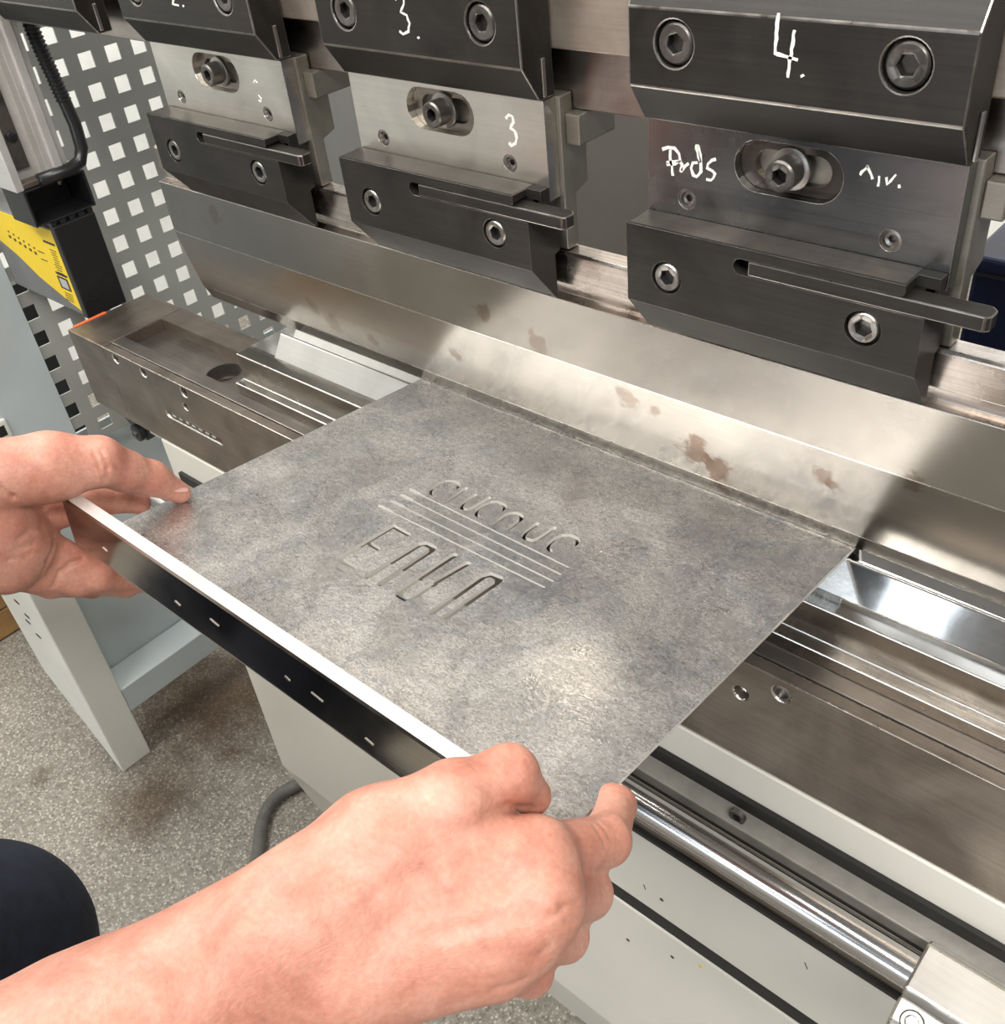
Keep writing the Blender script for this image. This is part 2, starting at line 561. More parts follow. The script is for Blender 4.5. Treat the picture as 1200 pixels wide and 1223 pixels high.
def screw(name, parent, x, y, z, r, depth, mat, hexr=0.55, turn=0.2):
    """socket head cap screw facing the operator (-Y), with a real hexagon socket"""
    u = (math.cos(turn), 0, math.sin(turn))
    w = (-math.sin(turn), 0, math.cos(turn))
    mb = MB().rings((x, y, z), (0, -1, 0), u, w, [
        (-depth, r, False), (-0.12 * r, r, False), (0, 0.88 * r, False),
        (0, (hexr + 0.06) * r, False), (-0.06 * r, hexr * r, True), (-0.75 * r, hexr * r * 0.98, True)])
    for k in range(24 * 4, len(mb.m)):
        if k != len(mb.m) - 2:
            mb.m[k] = 1  # socket faces painted black for the shade inside
    return build(name, mb, [mat, M['gap']], parent, smooth=0.6)


def ribbon(strokes, y, w, parent, name='marking', mat=None, jitter=0.0004):
    """hand-drawn paint marker strokes: raised ribbons of ONE writing; strokes in (x, z), front plane y"""
    mb = MB()
    for st in strokes:
        pts = []
        for a, b_ in zip(st[:-1], st[1:]):
            n = max(1, int(math.hypot(b_[0] - a[0], b_[1] - a[1]) / 0.002))
            pts += [(a[0] + (b_[0] - a[0]) * k / n, a[1] + (b_[1] - a[1]) * k / n) for k in range(n)]
        pts.append(st[-1])
        l, r = [], []
        for i, p in enumerate(pts):
            q0, q1 = pts[max(0, i - 1)], pts[min(len(pts) - 1, i + 1)]
            dx, dz = q1[0] - q0[0], q1[1] - q0[1]
            L = math.hypot(dx, dz) or 1
            ww = w / 2 * random.uniform(0.7, 1.2)
            j = random.uniform(-jitter, jitter)
            l.append((p[0] - dz / L * ww + j, p[1] + dx / L * ww))
            r.append((p[0] + dz / L * ww + j, p[1] - dx / L * ww))
        n = len(pts)
        v = [(x, y, z) for x, z in l + r] + [(x, y + 0.0004, z) for x, z in l + r]
        f = []
        for i in range(n - 1):
            f += [(i, i + 1, n + i + 1, n + i), (2 * n + i, 3 * n + i, 3 * n + i + 1, 2 * n + i + 1)]
            f += [(i, 2 * n + i, 2 * n + i + 1, i + 1), (n + i, n + i + 1, 3 * n + i + 1, 3 * n + i)]
        f += [(0, n, 3 * n, 2 * n), (n - 1, 3 * n - 1, 4 * n - 1, 2 * n - 1)]
        mb.add(v, f)
    return build(name, mb, mat or M['chalk'], parent)


def copy_tree(o, parent=None):
    c = o.copy()
    COL.objects.link(c)
    c.parent = parent
    for ch in list(o.children):
        copy_tree(ch, c)
    return c

# ================================================================ SETTING
FLZ = -0.93
o = build('floor', MB().box(-2.62, 2.4, -5.2, 2.4, FLZ - 0.05, FLZ), M['floor'])
tag(o, 'speckled grey terrazzo floor with brown oil stains', None, kind='structure')
o = build('wall_left', MB().box(-2.72, -2.62, -5.2, 2.5, FLZ, 2.6), M['wall'])
tag(o, 'white workshop wall seen through the perforated guard', None, kind='structure')
o = build('wall_back', MB().box(-2.62, 2.4, 2.4, 2.5, FLZ, 2.6), M['wall'])
tag(o, 'pale workshop wall behind the machine', None, kind='structure')

# ================================================================ PRESS BRAKE, lower half
XR = 0.62       # right end of everything that runs on beyond the frame

# ---- table front (cream sheet metal) with the frame behind it
t = thing('machine_table', 'cream painted front of the press brake table with a dark horizontal slot', 'machine front', (-0.953, -0.06, FLZ))
build('upper_panel', MB().box(-0.953, XR, -0.0755, -0.066, -0.4385, -0.159), M['cream'], t, 0.0015)
lower = [(-0.0755, -0.4620), (-0.0755, -0.7415), (-0.044, -0.887), (-0.035, -0.887), (-0.066, -0.741), (-0.066, -0.4620)]
build('lower_panel', MB().prism(lower, 'x', -0.953, XR), M['cream'], t, 0.0015)
build('slot_strip', MB().box(-0.9, XR, -0.0735, -0.058, -0.4618, -0.4387), M['gap'], t)  # black strip stands in for the shade inside the slot
build('frame', MB().box(-0.93, XR, -0.030, 0.03, FLZ, -0.46).box(-0.93, XR, -0.057, 0.03, -0.4385, -0.16), M['cream'], t)
for (x, z, dx, dz) in ((-0.325, -0.29, 0.006, -0.022), (-0.10, -0.42, 0.004, -0.012), (-0.145, -0.36, 0.003, -0.007), (-0.30, -0.405, 0.002, -0.006)):
    build('scratch', MB().prism([(x, z), (x + 0.0012, z), (x + dx + 0.001, z + dz), (x + dx, z + dz)], 'y', -0.0757, -0.0754), M['ink'], t)
for (x, z, m) in ((-0.268, -0.497, 'ink'), (-0.238, -0.478, 'yellow'), (-0.28, -0.41, 'ink'), (-0.32, -0.525, 'ink')):
    build('paint_chip', MB().prism(circle(x, z, 0.0022, 9), 'y', -0.0757, -0.0754), M[m], t)

# ---- slide rail and round guide rod along the table front
t = thing('slide_rail', 'grey slide rail strip with black seal along the cream table front', 'rail', (-0.2, -0.0755, -0.222))
build('seal_strip', MB().box(-0.93, XR, -0.080, -0.0757, -0.206, -0.1945), M['gap'], t)
build('rail_bar', MB().box(-0.93, XR, -0.0955, -0.0757, -0.2175, -0.2062), M['railpaint'], t, 0.0012)
build('groove_line', MB().box(-0.93, XR, -0.0967, -0.0952, -0.2185, -0.2165), M['gap'], t)
build('beige_strip', MB().box(-0.93, XR, -0.0965, -0.0757, -0.236, -0.2176), M['creamdark'], t, 0.0008)
screw('bolt', t, -0.205, -0.0915, -0.2025, 0.0065, 0.004, M['boltdark'])
t = thing('guide_rod', 'polished round steel guide rod on a dark carrier along the table front', 'rod', (-0.2, -0.118, -0.222))
build('rod', MB().tube([(-0.93, -0.1165, -0.2105), (XR, -0.1165, -0.2105)], 0.0118, 28), M['rod'], t, smooth=0.6)
build('carrier', MB().box(-0.93, XR, -0.1085, -0.0757, -0.243, -0.2365).box(-0.93, XR, -0.121, -0.108, -0.2385, -0.2285), M['holder'], t, 0.001)
build('carrier_seal', MB().box(-0.93, XR, -0.1235, -0.1085, -0.2425, -0.2388), M['gap'], t)  # black strip drawn for the shadow gap below the rod

# ---- support arm clamp in the near right corner
t = thing('support_arm', 'scuffed aluminium support arm block clamped on the round guide rod, near right corner', 'bracket', (-0.02, -0.135, -0.26))
blk = MB().prism([(-0.158, -0.262), (-0.161, -0.222), (-0.157, -0.205), (-0.1425, -0.1965), (-0.1425, -0.213), (-0.1385, -0.213), (-0.1385, -0.1945), (-0.104, -0.1925), (-0.0975, -0.198), (-0.0975, -0.262)], 'x', -0.061, 0.04)
b_ = build('block', blk, M['alu'], t)
carve(b_, MB().tube([(-0.1, -0.1165, -0.2105), (0.1, -0.1165, -0.2105)], 0.0121, 28))
edge_wear_glint(b_, 0.0022, M['edge'])
build('slit_dirt', MB().box(-0.060, 0.039, -0.1424, -0.1386, -0.2128, -0.2075), M['gap'], t)  # black strip along the bottom of the slit
ax_ = Vector((0, -0.5, 0.866))
mbx = MB().rings(Vector((-0.0485, -0.1515, -0.2025)), ax_, (1, 0, 0), ax_.cross(Vector((1, 0, 0))), [(-0.004, 0.0072, False), (0.003, 0.0072, False), (0.004, 0.0062, False), (0.004, 0.0042, False), (0.0035, 0.004, True), (0.0, 0.0039, True)])
build('bolt', mbx, M['bolt'], t, smooth=0.6)

# ---- bed (lower beam top) with tray at its left end
t = thing('press_bed', 'dull brown steel bed of the press brake with bolted front plate and tray', 'machine bed', (-0.6, -0.03, -0.158))
fp = build('front_plate', MB().box(-1.0135, XR, -0.0755, -0.0648, -0.157, -0.060), M['bed'], t)
cut = MB()
for (x, z, r) in ((-0.991, -0.0685, 0.0052), (-0.936, -0.0685, 0.0052), (-0.860, -0.068, 0.0055), (-0.867, -0.0875, 0.0042), (-0.2165, -0.0905, 0.0055), (-0.188, -0.0725, 0.0062)):
    cut.rings((x, -0.08, z), (0, 1, 0), FX, FZ, [(0, r, False), (0.012, r, False)], 20)
cut.prism(stadium(-0.8645, -0.112, 0.051, 0.0042), 'y', -0.08, -0.0725)
carve(fp, cut)
edge_wear_glint(fp, 0.0013, M['edge'])
for (x, z, r) in ((-0.991, -0.0685, 0.0046), (-0.936, -0.0685, 0.0046), (-0.860, -0.068, 0.0048)):
    screw('screw', t, x, -0.0738, z, r, 0.004, M['boltdark'])
build('thread_insert', MB().rings((-0.188, -0.071, -0.0725), (0, -1, 0), FX, FZ, [(0, 0.0061, False), (0.0035, 0.0061, False), (0.0038, 0.0046, False), (0.001, 0.0044, False)], 20), M['bolt'], t, smooth=0.6)
lab = build('scale_label', MB().prism(stadium(-0.8645, -0.112, 0.049, 0.0033), 'y', -0.0738, -0.0725), M['holder'], t)
ribbon([[(-0.905 + 0.012 * k, -0.112), (-0.899 + 0.012 * k, -0.112)] for k in range(7)], -0.0742, 0.002, lab, 'lettering', M['pale_ink'])
ep = MB().box(-1.0905, -1.0150, -0.0755, 0.031, -0.157, -0.060)
build('end_plate', ep, M['bed'], t, 0.0015)
build('front_rail', MB().box(-1.0148, XR, -0.0636, -0.0475, -0.12, -0.0603), M['bedtop'], t, 0.0008)
build('back_rail', MB().box(-1.0148, XR, 0.0015, 0.031, -0.12, -0.0603), M['bed'], t, 0.001)
tf = build('tray_floor', MB().box(-1.0148, XR, -0.0473, 0.0013, -0.12, -0.0745), M['bedtop'], t)
carve(tf, MB().rings((-0.867, -0.0215, -0.10), FZ, FX, FY, [(0, 0.0205, False), (0.05, 0.0205, False)], 36))
build('hole_ring', MB().rings((-0.867, -0.0215, -0.096), FZ, FX, FY, [(0, 0.0203, False), (0.0217, 0.0203, False), (0.0219, 0.0188, False), (0.008, 0.0175, False), (0.008, 0.0125, False), (0.0005, 0.0125, False)], 36), M['blackworn'], t, smooth=0.6)
build('web', MB().box(-1.0148, XR, -0.0646, 0.031, -0.157, -0.1205), M['bed'], t)
build('orange_mark', MB().box(-1.0912, -1.0865, -0.068, -0.026, -0.0602, -0.0592).box(-1.0912, -1.0906, -0.068, -0.026, -0.066, -0.0596), M['orange'], t)

# ---- bracket under the bed's left end
t = thing('pivot_bracket', 'small black pivot bracket with a bolt under the left end of the bed', 'bracket', (-1.05, -0.055, -0.2))
build('arm', MB().prism([(-1.085, -0.158), (-1.020, -0.158), (-1.012, -0.180), (-1.022, -0.196), (-1.040, -0.194), (-1.07, -0.17)], 'y', -0.062, -0.050), M['plastic'], t, 0.0015)
build('roller', MB().rings((-1.026, -0.063, -0.182), (0, -1, 0), FX, FZ, [(0, 0.011, False), (0.007, 0.011, False), (0.008, 0.009, False)], 20), M['plastic'], t, smooth=0.6)
screw('bolt', t, -1.026, -0.0735, -0.182, 0.005, 0.003, M['bolt'])
build('slide_block', MB().box(-1.012, -0.975, -0.060, -0.045, -0.182, -0.158), M['cream'], t, 0.001)

# ---- die holder and die
hp = [(-0.0405, -0.0215), (-0.0405, -0.0490), (-0.0505, -0.0490), (-0.0505, -0.0599), (0.0505, -0.0599), (0.0505, -0.049), (0.0405, -0.049), (0.0405, -0.0215)]
o = build('die_holder', MB().prism(hp, 'x', -0.798, XR), M['holder'], None, 0.0, base=True)
o.data.materials.append(M['die'])
for p in o.data.polygons:
    if p.normal.z > 0.9:
        p.material_index = 1
edge_wear_glint(o, 0.0009, M['edge'])
tag(o, 'long brownish steel die holder bar with a bright ledge lying on the bed', 'die holder')
dp = [(-0.0250, -0.0213), (-0.0120, -0.0022), (-0.0108, -0.0014), (-0.0092, -0.0018), (-0.001, -0.0115), (0.001, -0.0115), (0.0092, -0.0018), (0.0108, -0.0014), (0.0120, -0.0022), (0.0250, -0.0213)]
o = build('die', MB().prism(dp, 'x', -0.757, XR), M['die'], None, 0.0004, base=True)
tag(o, 'polished v-groove steel die with sloping bright front face under the sheet', 'die')

# ---- punch
pp = [(0.0, -0.0002), (-0.0012, 0.0012), (-0.0077, 0.0167), (-0.0132, 0.0420), (-0.0205, 0.0800), (-0.0205, 0.1285), (-0.0125, 0.1295), (-0.0125, 0.1375),
      (-0.0150, 0.1375), (-0.0150, 0.1580), (-0.0135, 0.1600), (-0.001, 0.1600), (-0.001, 0.1500), (0.0125, 0.1500), (0.0125, 0.08), (0.0060, 0.0167), (0.0012, 0.0012)]
o = build('punch', MB().prism(pp, 'x', -0.8801, XR), [M['punch']], None, 0.0, base=True)
o.data.materials.append(M['tang'])
for p in o.data.polygons:
    zc = p.center.z + o.location.z
    if zc > 0.1287 and len(p.vertices) == 4:
        p.material_index = 1
edge_wear_glint(o, 0.0005, M['edge'], 8)
tag(o, 'long ground steel bending punch with brown rust spots pressing on the sheet', 'punch')

# ================================================================ RAM
t = thing('press_ram', 'brown steel ram of the press brake behind the clamps', 'machine ram', (-0.5, 0.02, 0.246))
for (a, b2) in ((-1.29, -1.083), (-1.081, -0.836), (-0.834, -0.589), (-0.587, -0.341), (-0.339, -0.10), (-0.098, XR)):
    build('face_block', MB().box(a, b2, -0.0115, 0.022, 0.2825, 0.56), M['ram'], t, 0.0012)
build('lower_bar', MB().box(-1.29, XR, 0.000, 0.05, 0.2462, 0.2820), M['rambar'], t, 0.001)
build('ram_body', MB().box(-1.29, XR, 0.0225, 0.055, 0.2825, 0.56), M['bed'], t)

# ---- one ram clamp and one tool holder, then their copies
PITCH = 0.2475
X4 = -0.324


def make_clamp():
    t = thing('ram_clamp', '', 'clamp', (-0.237, -0.02, 0.2565), 'black clamp bars bolted to the ram')
    prof = [(-0.0400, 0.3155), (-0.0400, 0.2780), (-0.0262, 0.2570), (-0.0125, 0.2570), (-0.0125, 0.345), (-0.022, 0.345)]
    body = build('clamp_bar', MB().prism(prof, 'x', X4, X4 + 0.174), M['black'], t)
    c = MB()
    for x, z in ((X4 + 0.0275, 0.2998), (X4 + 0.145, 0.3005)):
        c.rings((x, -0.05, z), (0, 1, 0), FX, FZ, [(0, 0.0112, False), (0.016, 0.0112, False)], 28)
    carve(body, c)
    edge_wear_glint(body, 0.0010, M['edgedark'])
    screw('bolt', t, X4 + 0.0275, -0.0392, 0.2998, 0.0101, 0.005, M['boltdark'], 0.5, 0.35)
    screw('bolt', t, X4 + 0.145, -0.0392, 0.3005, 0.0101, 0.005, M['boltdark'], 0.5, 0.1)
    clip = MB().prism([(-0.0245, 0.259), (-0.0215, 0.259), (-0.0215, 0.2805), (-0.0245, 0.2805)], 'x', X4 + 0.1742, X4 + 0.1758)
    build('spring_clip', clip, M['silver'], t, 0.0004)
    return t


def make_holder():
    t = thing('tool_holder', '', 'tool holder', (-0.237, -0.01, 0.155), 'grey tool holders hanging under the ram')
    x0, x1 = X4, X4 + 0.1735
    cx, cz = X4 + 0.0849, 0.2399
    outer = [(x0, 0.196), (x1, 0.196), (x1, 0.2564), (x0, 0.2564)]
    pins = ((x0 + 0.0257, 0.2150), (x0 + 0.1425, 0.2150))
    face = build('face_plate', MB().plate(outer, [stadium(cx, cz, 0.0303, 0.0136)] + [circle(px, pz, 0.0056, 20) for px, pz in pins], 'y', -0.023, -0.0125), M['silver'], t)
    edge_wear_glint(face, 0.0007, M['edge'])
    build('slot_liner', MB().plate(stadium(cx, cz, 0.0301, 0.0134), [stadium(cx, cz, 0.0215, 0.0078)], 'y', -0.0172, -0.0126), M['holder'], t, 0.0005)
    prof = [(-0.0124, 0.2564), (-0.0124, 0.1606), (-0.0010, 0.1606), (-0.0010, 0.1945), (0.0115, 0.1985), (0.0115, 0.2455), (-0.0008, 0.2455), (-0.0008, 0.2564)]
    build('adapter_body', MB().prism(prof, 'x', x0 + 0.002, x1 + 0.0035), M['adapter'], t, 0.0007)
    build('wedge_block', MB().box(x1 + 0.0036, x1 + 0.0145, -0.0085, 0.0270, 0.2275, 0.2457), M['adapter'], t, 0.0009)
    bx = X4 + 0.0843
    build('washer', MB().rings((bx, -0.0172, cz - 0.0005), (0, -1, 0), FX, FZ, [(0, 0.0112, False), (0.002, 0.0112, False), (0.0024, 0.0104, False)], 28), M['bolt'], t, smooth=0.6)
    screw('slot_bolt', t, bx, -0.0305, cz - 0.0005, 0.0083, 0.011, M['boltdark'], 0.52, 0.5)
    for px, pz in pins:
        p = MB().rings((px, -0.0215, pz), (0, -1, 0), FX, FZ, [(-0.008, 0.0055, False), (0.001, 0.0055, False), (0.0012, 0.0042, False), (-0.0006, 0.0036, False), (-0.001, 0.0022, True), (-0.004, 0.0021, True)], 20)
        build('set_screw', p, M['bolt'], t, smooth=0.6)
    # black clamp plate with the lever slot
    cp = [(-0.0450, 0.2050), (-0.0450, 0.1580), (-0.0238, 0.1312), (-0.0212, 0.1312), (-0.0212, 0.1600), (-0.0160, 0.1615), (-0.0160, 0.1955), (-0.0234, 0.1955), (-0.0234, 0.2050)]
    body = build('clamp_plate', MB().prism(cp, 'x', x0, x1 - 0.0005), M['black'], t)
    c = MB()
    c.prism(stadium(x0 + 0.069 + 0.06, 0.1946, 0.06, 0.0044), 'y', -0.06, -0.031)
    carve(body, c)
    c = MB()
    c.box(x0 + 0.115, x1 + 0.02, -0.06, -0.031, 0.1902, 0.1990)
    carve(body, c)
    c = MB()
    c.prism([(x0 + 0.158, 0.196), (x1 + 0.02, 0.196), (x1 + 0.02, 0.22), (x0 + 0.162, 0.22), (x0 + 0.162, 0.2005)], 'y', -0.06, -0.0312)
    carve(body, c)
    c = MB()
    bolts = ((x0 + 0.0268, 0.1772), (x0 + 0.1436, 0.1772))
    for x, z in bolts:
        c.rings((x, -0.055, z), (0, 1, 0), FX, FZ, [(0, 0.0097, False), (0.016, 0.0097, False)], 28)
    carve(body, c)
    edge_wear_glint(body, 0.0009, M['edgedark'])
    for k, (x, z) in enumerate(bolts):
        screw('bolt', t, x, -0.0446, z, 0.0086, 0.005, M['bolt'], 0.56, 0.3 + 0.5 * k)
    lever = [(x0 + 0.078, -0.0452), (x0 + 0.200, -0.0452), (x0 + 0.2025, -0.043), (x0 + 0.2025, -0.036), (x0 + 0.199, -0.0325), (x0 + 0.078, -0.0325)]
    edge_wear_glint(build('lever', MB().prism(lever, 'z', 0.1906, 0.1986), M['black'], t), 0.0008, M['edgedark'])
    build('lever_stop', MB().box(x0 + 0.1655, x0 + 0.172, -0.031, -0.0235, 0.1957, 0.2035), M['holder'], t, 0.001)
    build('top_wear_strip', MB().box(x0 + 0.001, x0 + 0.161, -0.0435, -0.0238, 0.2050, 0.2052), M['blackworn'], t)  # paler strip over the plate's top face
    return t


clamp = make_clamp()
holder = make_holder()
CL = [('black ram clamp bar on the right, marked 4 in white', 0), ('black ram clamp bar marked 3 in white, between the bars marked 2 and 4', 1),
      ('black ram clamp bar cut by the top edge, marked 2 in white', 2), ('black ram clamp bar in the top left corner, leftmost of the four', 3)]
HL = ['stained dark steel tool holder on the right with white handwriting', 'silver tool holder marked with a white 3, second from the right',
      'silver tool holder with a worn white mark, third from the right', 'tool holder hidden behind the leftmost ram clamp bar']
clamps, holders = [clamp], [holder]
for k in (1, 2, 3):
    c = copy_tree(clamp)
    c.location.x -= PITCH * k
    clamps.append(c)
    if k < 3:
        h = copy_tree(holder)
        h.location.x -= PITCH * k
        holders.append(h)
for k, c in enumerate(clamps):
    c['label'] = CL[k][0]
for k, h in enumerate(holders):
    h['label'] = HL[k]
bpy.context.view_layer.update()
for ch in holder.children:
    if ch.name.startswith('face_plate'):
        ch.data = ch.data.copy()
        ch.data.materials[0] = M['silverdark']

# ---- white paint-marker writing
YC = -0.0403


def shift(st, dx):
    return [[(x + dx, z) for x, z in s] for s in st]


four = [[(-0.2405, 0.3175), (-0.2412, 0.3005), (-0.2290, 0.2985)], [(-0.2322, 0.3110), (-0.2335, 0.2905)], [(-0.2268, 0.2925), (-0.2262, 0.2915)]]
ribbon(four, YC, 0.0017, clamps[0])
three = [[(-0.0070, 0.0085), (-0.0035, 0.0115), (0.0005, 0.0105), (0.0005, 0.0065), (-0.0035, 0.0020), (0.0010, 0.0005), (0.0030, -0.0040), (0.0005, -0.0085), (-0.0040, -0.0105), (-0.0070, -0.0090)]]
ribbon([[(-0.4870 + x, 0.3005 + z) for x, z in s] for s in three] + [[(-0.4785, 0.2895), (-0.4780, 0.2885)]], YC, 0.0017, clamps[1])
two = [[(-0.7400, 0.3045), (-0.7360, 0.3075), (-0.7325, 0.3040), (-0.7345, 0.2990), (-0.7400, 0.2925), (-0.7320, 0.2920)], [(-0.7265, 0.2925), (-0.7260, 0.2915)]]
ribbon(two, YC, 0.0017, clamps[2])
YS = -0.0233
ribbon([[(-0.4235 + x * 0.75, 0.2355 + z * 0.85) for x, z in s] for s in three], YS, 0.0018, holders[1])
worn = [[(-0.6850, 0.2375), (-0.6825, 0.2395), (-0.6815, 0.2375)], [(-0.6835, 0.2285), (-0.6805, 0.2260), (-0.6815, 0.2235), (-0.6840, 0.2245)]]
ribbon(worn, YS, 0.0013, holders[2])


def zi(x, y):      # letter sketch units -> plate front (x, z)
    return (-0.3235 + x * 0.0000588, 0.2557 - y * 0.0000548 + (x - 100) * 0.0000125)


prds = [[(150, 290), (210, 275), (290, 290), (340, 350), (350, 420), (290, 450), (195, 445)], [(235, 300), (250, 420), (270, 565)], [(200, 425), (330, 420)],
        [(340, 420), (370, 460), (360, 535)], [(365, 520), (400, 480), (435, 450)],
        [(520, 270), (535, 350), (575, 450)], [(545, 280), (560, 380), (578, 470), (570, 540), (530, 590), (490, 570), (470, 500), (490, 450), (540, 450)],
        [(735, 430), (690, 435), (650, 470), (640, 510), (690, 540), (718, 572), (712, 612), (680, 634), (640, 622)]]
ribbon([[zi(*p) for p in s] for s in prds], YS, 0.0017, holder, 'handwriting')
inn = [[(-0.2010, 0.2445), (-0.1975, 0.2495)], [(-0.1975, 0.2495), (-0.1945, 0.2435)], [(-0.1915, 0.2455), (-0.1910, 0.2405)], [(-0.1880, 0.2455), (-0.1865, 0.2420), (-0.1830, 0.2475)], [(-0.1810, 0.2430), (-0.1805, 0.2415)]]
ribbon(inn, YS, 0.0013, holder, 'handwriting')

# ---- things behind the tool line
t = thing('rear_cover', 'grey sheet metal cover behind the tool holders', 'machine cover', (-0.7, 0.32, FLZ))
build('cover_panel', MB().box(-1.15, -0.262, 0.30, 0.304, FLZ, 0.17), M['rear'], t, 0.001)
build('flange', MB().box(-1.15, -0.262, 0.304, 0.34, 0.166, 0.17), M['rear'], t)
t = thing('blue_cabinet', 'dark navy blue cabinet behind the rightmost tool holder', 'cabinet', (-0.02, 0.42, FLZ))
build('cabinet_body', MB().box(-0.240, 0.45, 0.305, 0.62, FLZ, 0.052), M['navy'], t, 0.004)
build('cabinet_lid', MB().box(-0.244, 0.455, 0.300, 0.625, 0.053, 0.066), M['navy'], t, 0.003)

# ================================================================ LEFT SIDE
# ---- perforated guard with its solid front panel and stand
GX = -1.318
t = thing('side_guard', 'grey side guard of perforated sheet with a blue-grey panel and pale leg', 'machine guard', (GX, -0.1, FLZ))
ys, zs_ = [], []
P0, HP = 0.165, 0.0385
ks = list(range(-5, 15))
ms = list(range(-8, 14))
for k in ks:
    ys += [P0 + HP * k - 0.0098, P0 + HP * k + 0.0098]
for m_ in ms:
    zs_ += [-0.0045 + 0.0385 * m_ - 0.0100, -0.0045 + 0.0385 * m_ + 0.0100]
ys = [-0.045] + ys + [ys[-1] + 0.012]
zs_ = [zs_[0] - 0.012] + zs_ + [zs_[-1] + 0.012]
mb = MB()
vid = {}
V, F = [], []


def gv(i, j):
    if (i, j) not in vid:
        vid[(i, j)] = len(V)
        V.append((GX, ys[i], zs_[j]))
    return vid[(i, j)]


for i in range(len(ys) - 1):
    for j in range(len(zs_) - 1):
        if i % 2 == 1 and j % 2 == 1:
            continue
        F.append((gv(i, j), gv(i + 1, j), gv(i + 1, j + 1), gv(i, j + 1)))
mb.add(V, F)
pg = build('perforated_sheet', mb, M['guard'], t)
sol = pg.modifiers.new('thick', 'SOLIDIFY')
sol.thickness, sol.offset = 0.0022, 0
build('solid_panel', MB().box(GX + 0.003, GX + 0.007, -0.52, -0.037, -0.345, 0.12), M['bluegrey'], t, 0.001)
lp = [(GX, FLZ + 0.001), (GX, -0.335), (-1.50, -0.335), (-1.478, -0.770)]
build('leg', MB().prism(lp, 'y', -0.1935, -0.1360), M['legpaint'], t, 0.0025)
sl = MB()
for (x, z) in ((-1.408, -0.570), (-1.392, -0.592), (-1.405, -0.612), (-1.388, -0.634), (-1.43, -0.56)):
    sl.prism(stadium(x, z, 0.0085, 0.0028, 5), 'y', -0.1940, -0.1934)
build('slot_row', sl, M['gap'], t)
build('cross_beam', MB().box(GX - 0.062, GX - 0.001, -0.1358, 0.40, -0.8225, -0.7690), M['bluegrey'], t, 0.002)
build('back_panel', MB().box(GX - 0.068, GX - 0.0632, -0.1358, 0.40, -0.80, -0.345), M['bluegrey'], t, 0.001)
build('latch', MB().box(GX + 0.007, GX + 0.013, -0.150, -0.118, -0.262, -0.232), M['legpaint'], t, 0.003)
build('latch_hole', MB().box(GX + 0.0131, GX + 0.0138, -0.146, -0.124, -0.255, -0.240), M['gap'], t)

# ---- laser safety unit on its aluminium column
t = thing('laser_unit', 'black safety light unit with a yellow warning label at the left tool end', 'safety sensor', (-1.17, -0.01, -0.072))
build('housing', MB().box(-1.305, -1.131, -0.034, 0.016, -0.072, 0.036), M['greyplastic'], t, 0.002)
build('end_cap', MB().box(-1.1305, -1.119, -0.0355, 0.017, -0.073, 0.041), M['plastic'], t, 0.0015)
for (y, z) in ((-0.018, -0.046), (0.003, -0.036)):
    build('lens_ring', MB().rings((-1.1195, y, z), FX, FY, FZ, [(0, 0.0085, False), (0.0012, 0.0085, False), (0.0012, 0.0076, False), (0.0003, 0.0074, False)], 24), M['plastic'], t, smooth=0.6)
lab = build('warning_label', MB().prism([(-1.1316, 0.0345), (-1.1316, -0.0655), (-1.155, -0.060), (-1.2168, -0.041), (-1.2543, -0.0224), (-1.2911, -0.0105), (-1.304, -0.005), (-1.304, 0.0345)], 'y', -0.0346, -0.0339), M['yellow'], t)
pr_ = MB()


def bar(x, z, w, h):
    pr_.box(x - w / 2, x + w / 2, -0.0350, -0.0346, z - h / 2, z + h / 2)


for k in range(12):
    bar(-1.1465 - 0.0003 * k, 0.008 - 0.0032 * k, random.uniform(0.010, 0.020), 0.0007)
bar(-1.149, 0.0165, 0.027, 0.0026)
bar(-1.149, -0.0225, 0.027, 0.0026)
for k in range(6):
    bar(-1.2560 + 0.0115 * k, 0.0025 - 0.0018 * k, 0.005, 0.0035)
    bar(-1.2560 + 0.0115 * k + 0.002, 0.0095 - 0.0018 * k, 0.003, 0.0022)
for k in range(4):
    bar(-1.150 - 0.001 * k, -0.0475 - 0.0032 * k, 0.018, 0.0007)
bar(-1.1815, -0.0015, 0.015, 0.001)
bar(-1.1815, -0.0115, 0.015, 0.001)
build('lettering', pr_, M['ink'], lab)
bx = MB().plate([(-1.163, -0.0425), (-1.1385, -0.0425), (-1.1385, -0.0265), (-1.163, -0.0265)], [[(-1.1595, -0.0405), (-1.142, -0.0405), (-1.142, -0.0285), (-1.1595, -0.0285)]], 'y', -0.0350, -0.0346)
build('data_frame', bx, M['ink'], lab)
build('data_plate', MB().box(-1.1595, -1.142, -0.0349, -0.0346, -0.0405, -0.0285), M['pale_ink'], lab)
# u bracket with comb edge
ub = MB().box(-1.175, -1.121, -0.052, -0.049, 0.046, 0.087).box(-1.175, -1.121, 0.020, 0.023, 0.046, 0.087)
ub.box(-1.175, -1.121, -0.049, 0.020, 0.0845, 0.087).box(-1.175, -1.170, -0.049, 0.020, 0.046, 0.0845).box(-1.17, -1.121, -0.049, 0.020, 0.046, 0.0480)
build('bracket', ub, M['plastic'], t, 0.001)
for y in (-0.043, 0.012):
    build('screw', MB().rings((-1.169, y, 0.070), FX, FY, FZ, [(0, 0.0045, False), (0.004, 0.0045, False), (0.005, 0.003, False)], 14), M['bolt'], t, smooth=0.6)
for k in range(5):
    build('comb_tooth', MB().box(-1.128, -1.120, -0.036 + 0.0115 * k, -0.030 + 0.0115 * k, 0.0412, 0.0458), M['plastic'], t)
build('neck', MB().box(-1.165, -1.129, -0.030, 0.012, 0.0362, 0.0460), M['adapter'], t)

